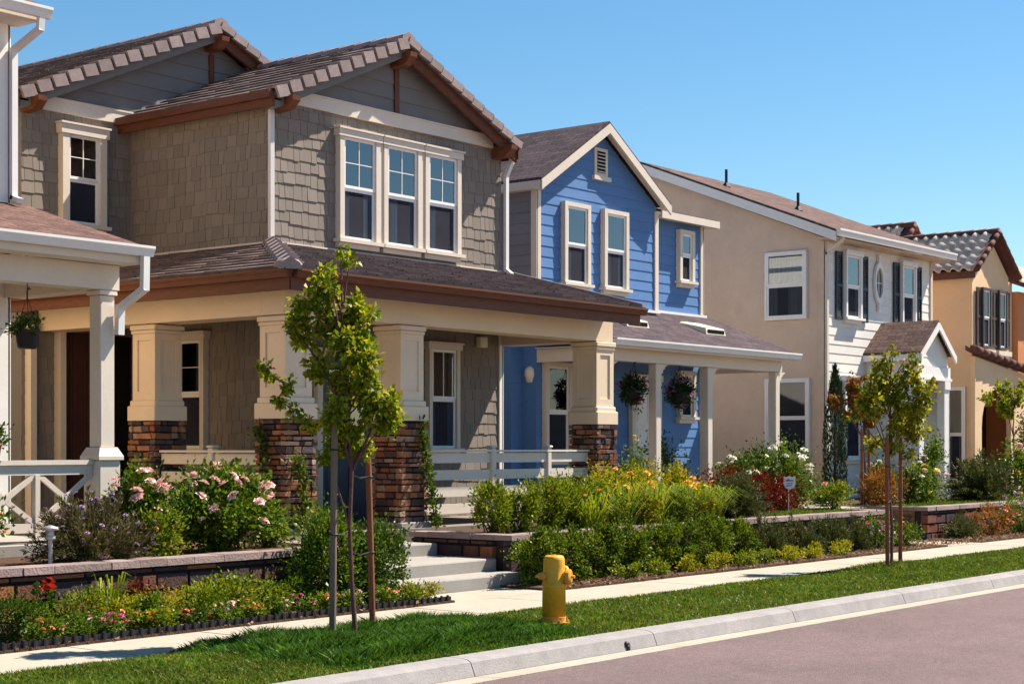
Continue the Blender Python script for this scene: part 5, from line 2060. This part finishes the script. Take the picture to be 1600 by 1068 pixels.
shrub('leafy_shrub', (9.1, 14.8, .58), (.5, .25, .5), 'tall dark shrub behind the cross-braced railing at the left edge', 'shrub', 'l_dark', 1800, .06, .04, clumps=30)
# lower left flower bed
BED = 'flowers in the lower left bed'
shrub('round_shrub', (8.75, 12.62, .02), (.24, .22, .21), 'round dark green shrub at the left end of the flower bed', 'shrub', 'l_dark', 1700, .03, .02, clumps=40, fl=[('f_white', 2, .035)])
shrub('red_rose', (9.35, 12.92, .02), (.12, .10, .22), 'small rose with a vivid red flower cluster against the block wall', 'rose', 'l_dark', 320, .045, .03, clumps=12)
flowers(bpy.data.objects['red_rose'], [(9.31, 12.86, .50), (9.36, 12.84, .53), (9.41, 12.87, .49), (9.35, 12.82, .46), (9.28, 12.85, .45)], 'f_red', .05)
shrub('yellow_green_shrub', (9.62, 12.72, .02), (.30, .2, .19), 'low yellow-green mound right of the red rose', 'shrub', 'l_hedge', 1100, .03, .02, clumps=24)
blades('iris_tuft', (10.05, 12.85, .02), 60, .50, .010, (.10, .07), 'upright tuft of sword leaves before the block wall', 'iris', 'l_lily', .28)
shrub('golden_shrub', (10.62, 12.72, .02), (.44, .22, .17), 'golden yellow dwarf shrub in the middle of the flower bed', 'shrub', 'l_yellow', 1700, .03, .018, clumps=36)
shrub('leafy_shrub', (10.5, 12.98, .02), (.30, .12, .21), 'reddish-tipped shrub behind the golden dwarf shrub', 'shrub', 'l_red', 700, .035, .02, clumps=18)
shrub('leafy_shrub', (11.45, 12.85, .02), (.50, .22, .19), 'pale green leafy plant left of the tall bush by the steps', 'shrub', 'l_hedge', 2100, .045, .028, clumps=34)
shrub('white_rose', (11.72, 13.02, .02), (.14, .1, .20), 'single white rose against the block wall', 'rose', 'l_mid', 350, .04, .028, clumps=10)
flowers(bpy.data.objects['white_rose'], [(11.70, 12.95, .40), (11.76, 12.96, .37)], 'f_white', .05)
for (bx_, by_, kind, k, lm, lab) in ((8.95, 12.33, 'f_coral', 16, 'l_mid', 'coral bedding flowers at the far left by the edging'), (9.32, 12.38, 'f_white', 4, 'l_mid', 'green bedding plant with a few white flowers by the edging'), (9.62, 12.30, 'f_mag', 18, 'l_mid', 'magenta bedding flowers by the edging'),
                                     (9.95, 12.42, 'f_coral', 14, 'l_hedge', 'coral flowers before the iris tuft'), (10.2, 12.30, 'f_orange', 12, 'l_hedge', 'orange flowers before the golden shrub'), (10.62, 12.32, 'f_coral', 10, 'l_dark', 'dark clump with coral flowers by the edging'),
                                     (11.0, 12.30, 'f_pink', 14, 'l_mid', 'pink bedding flowers in mid bed'), (11.35, 12.34, 'f_coral', 16, 'l_hedge', 'coral and green bedding clump right of mid bed'), (11.72, 12.32, 'f_pink', 12, 'l_mid', 'pink flowers left of the first stake'),
                                     (12.1, 12.36, 'f_mag', 12, 'l_mid', 'magenta flowers before the block wall corner'), (12.45, 12.34, 'f_coral', 14, 'l_hedge', 'coral flowers left of the tall bush'), (12.8, 12.32, 'f_pink', 10, 'l_mid', 'pink flowers at the foot of the tall bush'), (13.3, 12.30, 'f_coral', 10, 'l_mid', 'coral flowers between the stakes, by the edging'), (13.75, 12.32, 'f_pink', 6, 'l_hedge', 'last clump of bedding flowers before the steps')):
    shrub('bedding_plant', (bx_, by_, .02), (.18, .12, .10), lab, 'bedding flowers', lm, 520, .032, .02, BED, 16, fl=[(kind, int(k * .9), .026)], stem_n=5)
for (bx_, by_, lm, lab) in ((9.1, 12.75, 'l_mid', 'mid-green filler plant left of the red rose'), (9.95, 12.62, 'l_yellow', 'small yellow plant at the foot of the iris tuft'), (10.3, 12.55, 'l_mid', 'green filler plant before the golden shrub'), (11.0, 12.58, 'l_hedge', 'pale filler plant right of the golden shrub'), (12.05, 12.75, 'l_hedge', 'bright filler plant below the white rose'), (12.4, 12.8, 'l_mid', 'green filler plant beside the wall corner')):
    shrub('filler_plant', (bx_, by_, .02), (.22, .15, .15), lab, 'plant', lm, 800, .038, .024, 'leafy fillers in the lower left bed', 20, stem_n=6)
# bushes flanking the steps
shrub('tall_bush', (12.95, 12.85, .02), (.40, .36, .52), 'tall loose green bush left of the street tree trunk', 'bush', 'l_mid', 3600, .052, .03, clumps=50, taper=.25, up=.5)
shrub('tall_bush', (13.58, 12.75, .02), (.42, .36, .43), 'dense dark bush at the left side of the concrete steps', 'bush', 'l_dark', 4200, .05, .03, clumps=55, up=.4)
shrub('leafy_shrub', (14.1, 12.5, .02), (.2, .16, .10), 'low yellow-green clump at the foot of the steps', 'shrub', 'l_yellow', 500, .04, .02, clumps=14)
shrub('leafy_shrub', (13.35, 14.2, .58), (.26, .22, .30), 'bright upright shrub before the left stone pier', 'shrub', 'l_hedge', 1300, .05, .03, clumps=24, up=.5)
# upper hedge row in front of the porch railing
for i, (xh, lab) in enumerate(((17.15, 'nearest the steps'), (17.75, 'second from the steps'), (18.35, 'third from the steps'), (18.95, 'fourth from the steps'), (19.5, 'fifth from the steps'))):
    shrub('hedge_shrub', (xh, 13.95, .58), (.29, .28, .36), 'bright green upright shrub below the porch railing, ' + lab, 'hedge shrub', 'l_hedge', 2200, .045, .026, 'upright shrubs below the porch railing', 40, .2, up=.7, spread=.5)
# daylilies and companions
for i, (xl, yl, h_, lab, fk) in enumerate(((19.1, 13.65, .42, 'arching daylily clump at the left end of the lily bed', 2), (19.9, 13.75, .55, 'daylily clump before the right stone pillar with orange flowers', 4), (20.7, 13.7, .52, 'yellowing daylily clump in the middle of the lily bed', 3), (21.5, 13.75, .5, 'daylily clump with gold leaves right of the stone pillar', 3), (22.2, 13.7, .46, 'daylily clump next to the dark rosemary ball', 2))):
    blades('daylily', (xl, yl, .58), 230, h_ * 1.15, .008, (.26, .18), lab, 'daylily', 'l_lily', .75, 'daylilies above the wall', [('f_orange', fk, .06)])
for (xl, yl, h_, lm, lab) in ((20.3, 14.25, .42, 'l_yellow', 'yellow-leaved shrub behind the daylilies, left'), (21.3, 14.25, .44, 'l_yellow', 'yellow-leaved shrub behind the daylilies, right of the stone pillar'), (22.3, 14.3, .40, 'l_yellow', 'yellow-leaved shrub against the blue porch'), (19.5, 14.4, .36, 'l_hedge', 'green shrub at the foot of the right stone pillar')):
    shrub('golden_shrub', (xl, yl, .58), (.46, .28, h_), lab, 'shrub', lm, 1500, .05, .028, clumps=30, fl=[('f_orange', 3, .05)])
for (xl, yl, h_, lm, lab, fk) in ((19.5, 13.62, .26, 'l_hedge', 'low leafy shrub between the first two daylily clumps', 'f_yellow'), (20.35, 13.66, .30, 'l_yellow', 'yellow leafy shrub between the middle daylily clumps', 'f_orange'), (21.1, 13.62, .27, 'l_hedge', 'low leafy shrub on the wall edge right of the stone pillar', 'f_yellow'), (21.9, 13.64, .28, 'l_yellow', 'yellow leafy shrub on the wall edge near the rosemary ball', 'f_yellow')):
    shrub('leafy_shrub', (xl, yl, .58), (.36, .2, h_), lab, 'shrub', lm, 900, .05, .024, clumps=18, sig=.24, fl=[(fk, 4, .035)], up=.5)
shrub('climbing_rose', (22.9, 15.6, .58), (.22, .2, .62), 'tall thin rose before the blue porch wall', 'rose bush', 'l_mid', 900, .055, .035, clumps=24, fl=[('f_yellow', 3, .05)])
spiky('rosemary_bush', (23.3, 13.85, .58), (.72, .45, .74), 'dark rounded rosemary bush between lilies and red shrubs', 'rosemary', 'l_rosem', 8000, .06, .014, tips=130)
for (xr_, yr_, rx, rz, n_, lab) in ((24.6, 14.9, .42, .42, 1200, 'dark red shrub left of the white yard sign'), (25.4, 14.6, .45, .40, 1200, 'dark red shrub right behind the white yard sign'), (26.5, 14.75, .4, .32, 1000, 'low red-orange shrub right of the yard sign')):
    shrub('red_shrub', (xr_, yr_, .58), (rx, .4, rz * .92), lab, 'red shrub', 'l_red', n_, .075, .022, 'red shrubs in the yard', 34, .3, up=.6)
shrub('rose_bush', (26.1, 15.4, .58), (.6, .4, .52), 'white rose bush behind the red shrubs, left of the porch post', 'rose bush', 'l_dark', 2000, .06, .04, clumps=36, fl=[('f_white', 16, .07)])
shrub('rose_bush', (27.2, 15.1, .58), (.62, .4, .60), 'tall white rose bush under the tan stucco window', 'rose bush', 'l_mid', 2600, .06, .04, clumps=40, fl=[('f_white', 26, .075)])
shrub('leafy_shrub', (27.35, 14.2, .58), (.4, .3, .26), 'light green shrub with yellowish leaves by the path steps', 'shrub', 'l_hedge', 1100, .06, .035, clumps=22, fl=[('f_coral', 4, .05)])
shrub('leafy_shrub', (28.9, 16.6, .58), (.45, .3, .55), 'dark shrub below the tan wall window', 'shrub', 'l_dark', 1300, .065, .045, clumps=26)
shrub('leafy_shrub', (26.0, 16.9, .58), (.6, .35, .62), 'dark shrub against the tan wall beside the blue porch', 'shrub', 'l_dark', 1500, .07, .045, clumps=28)
# cypress
cy = thing('cypress', (30.85, 16.0, .58), 'narrow dark column cypress at the corner of the white siding', 'cypress')
nz = 3400
zz_ = RNG.uniform(0, 1, nz)
rr_ = .24 * np.minimum(1, (1 - zz_) * 2.2) ** .8 * RNG.uniform(.55, 1.08, nz)
aa = RNG.uniform(0, 2 * np.pi, nz)
p = np.stack([30.85 + rr_ * np.cos(aa), 16.0 + rr_ * np.sin(aa), .62 + zz_ * 2.75], 1)
leaves('crown', p, np.stack([np.cos(aa) * .3, np.sin(aa) * .3, np.ones(nz)], 1), .10, .022, M['l_cyp'], cy, .25, .2, None, .4)
m = MB()
m.tube([(30.85, 16, .5), (30.85, 16, 2.9)], [.04, .01], 7)
m.build('trunk', M['bark'], cy)
shrub('red_shrub', (29.6, 14.35, .58), (.5, .32, .36), 'orange-red bamboo shrub at the foot of the small orange tree', 'red shrub', 'l_orange', 1300, .075, .024, 'red shrubs in the yard', 28, .3, up=.6)
shrub('rose_bush', (31.4, 14.4, .58), (.55, .32, .42), 'rose bush with pink and yellow blooms left of the entry columns', 'rose bush', 'l_mid', 1700, .06, .04, clumps=32, fl=[('f_pink', 6, .07), ('f_yellow', 5, .07), ('f_white', 4, .06)])
shrub('rose_bush', (30.6, 14.9, .58), (.5, .3, .40), 'rose bush with red and white blooms near the cypress', 'rose bush', 'l_dark', 1500, .06, .04, clumps=30, fl=[('f_red', 4, .07), ('f_white', 7, .06)])
shrub('rose_bush', (32.9, 14.8, .58), (.4, .3, .62), 'taller rose before the white entry columns', 'rose bush', 'l_mid', 1500, .06, .04, clumps=30, fl=[('f_pink', 6, .075), ('f_yellow', 2, .07)])
spiky('rosemary_bush', (34.3, 14.3, .58), (1.1, .6, 1.0), 'large upright rosemary bush right of the white entry', 'rosemary', 'l_rosem', 7000, .085, .022, tips=150)
shrub('rose_bush', (36.0, 14.3, .58), (.35, .3, .6), 'thin rose with yellow and pink blooms beside the big rosemary', 'rose bush', 'l_mid', 900, .07, .045, clumps=20, fl=[('f_yellow', 5, .10), ('f_pink', 5, .08)])
shrub('leafy_shrub', (39.2, 14.9, .58), (.9, .4, .5), 'dark shrub before the arched entry', 'shrub', 'l_dark', 1700, .08, .05, clumps=32, fl=[('f_coral', 4, .06)])
shrub('leafy_shrub', (39.9, 15.4, .58), (.6, .3, .95), 'tall dark bush in the arch of the yellow house', 'shrub', 'l_dark', 1300, .08, .05, clumps=30)
# lower hedge before the right retaining wall
for i, (xh, lab, lm) in enumerate(((16.5, 'overlapping the end of the steps', 'l_clip'), (17.2, 'first past the wall corner', 'l_clip'), (17.9, 'second past the wall corner, behind the hydrant', 'l_clip'), (18.6, 'third past the wall corner', 'l_clip'), (19.3, 'fourth past the wall corner', 'l_clip'), (20.0, 'fifth past the wall corner', 'l_clip'), (20.7, 'sixth past the wall corner', 'l_clip'), (21.45, 'last before the rosemary', 'l_clip'))):
    shrub('hedge_shrub', (xh, 12.66 if i == 0 else 12.80, .02), (.42, .28 if i == 0 else .33, .345), 'clipped green hedge shrub along the sidewalk, ' + lab, 'hedge shrub', lm, 4000, .042, .026, 'clipped hedge along the sidewalk', 44, .14, up=.3, shell=.6)
for i, (xh, lab) in enumerate(((22.5, 'nearest the hedge'), (23.5, 'second from the hedge'), (24.5, 'third from the hedge'), (25.3, 'farthest from the hedge'))):
    spiky('rosemary_bush', (xh, 12.82, .02), (.55, .35, .64 - .03 * i), 'upright rosemary along the sidewalk, ' + lab, 'rosemary', 'l_rosem', 4500, .06, .015, 'rosemary along the sidewalk', tips=90)
for i, (xh, lm, lab) in enumerate(((18.0, 'l_hedge', 'nearest the hydrant'), (18.7, 'l_hedge', 'second from the hydrant'), (19.5, 'l_yellow', 'yellow one, third from the hydrant'), (20.2, 'l_yellow', 'yellow one, fourth from the hydrant'), (21.0, 'l_hedge', 'fifth from the hydrant'), (21.6, 'l_hedge', 'sixth from the hydrant'), (22.3, 'l_yellow', 'yellow one, before the first rosemary'), (23.0, 'l_yellow', 'before the second rosemary'), (24.0, 'l_yellow', 'before the third rosemary'))):
    shrub('groundcover_clump', (xh, 12.32, .02), (.24, .13, .11), 'low groundcover tuft at the sidewalk edge, ' + lab, 'groundcover', lm, 420, .042, .018, 'groundcover tufts at the sidewalk edge', 14, up=.5, stem_n=4)
shrub('flower_clump', (26.0, 12.75, .02), (.5, .28, .26), 'pink and purple flower clump left of the far street tree stakes', 'flowers', 'l_mid', 1000, .05, .03, clumps=24, fl=[('f_mag', 26, .035), ('f_purple', 14, .035)])
shrub('flower_clump', (26.9, 12.7, .02), (.35, .25, .2), 'coral flower clump behind the far street tree', 'flowers', 'l_mid', 700, .05, .03, clumps=18, fl=[('f_coral', 16, .035)])
spiky('rosemary_bush', (30.0, 12.9, .02), (.55, .35, .5), 'small dark rosemary right of the front path', 'rosemary', 'l_rosem', 2200, .05, .014, tips=70)
shrub('flower_clump', (31.3, 12.8, .02), (.7, .3, .3), 'rusty red flower clump right of the path rosemary', 'flowers', 'l_orange', 1400, .05, .02, clumps=30, fl=[('f_coral', 20, .04)])
shrub('flower_clump', (32.6, 12.8, .02), (.8, .3, .38), 'tall lilac and pink flower clump before the far wall', 'flowers', 'l_mid', 1500, .05, .025, clumps=32, fl=[('f_purple', 34, .045), ('f_pink', 16, .04)])
for (xh, lab) in ((34.2, 'first from the lilac flowers'), (35.6, 'second from the lilac flowers'), (37.0, 'third from the lilac flowers'), (38.6, 'last at the right edge')):
    shrub('golden_shrub', (xh, 12.8, .02), (.8, .35, .36), 'yellow-green shrub along the far sidewalk, ' + lab, 'shrub', 'l_yellow', 1600, .06, .028, 'yellow-green shrubs along the far sidewalk', 34, fl=[('f_coral', 6, .045)])


# vines on the two stone piers
def vine(cx, cy, path, n, label):
    t = thing('vine', (cx, cy, .6), label, 'vine')
    P, O = [], []
    m = MB()
    pts = [Vector(q) for q in path]
    m.tube(pts, .008, 5)
    m.build('stems', M['stem'], t)
    for a, b in zip(pts[:-1], pts[1:]):
        k = n // (len(pts) - 1)
        f = RNG.uniform(0, 1, k)[:, None]
        q = np.array(a) * (1 - f) + np.array(b) * f + RNG.normal(0, .055, (k, 3)) * np.array([1, .5, 1.2])
        P.append(q)
        O.append(np.tile(np.array([-.3, -1, .2]), (k, 1)))
    leaves('foliage', np.concatenate(P), np.concatenate(O), .055, .04, M['l_vine'], t, .5)


vine(17.1, 15.1, [(17.32, 15.06, .62), (17.28, 15.1, 1.0), (17.2, 15.1, 1.35), (17.1, 15.1, 1.7), (17.05, 15.1, 2.05)], 700, 'green vine climbing the stone pier right of the steps')
vine(14.5, 15.0, [(14.7, 15.06, .62), (14.85, 15.08, 1.0), (14.75, 15.08, 1.35), (14.65, 15.08, 1.6)], 480, 'green vine on the stone pier left of the steps')
vine(14.4, 15.3, [(14.48, 15.2, .62), (14.48, 15.4, 1.2), (14.48, 15.5, 1.75), (14.48, 15.6, 2.0)], 420, 'dark vine on the shaded side of the left stone pier')
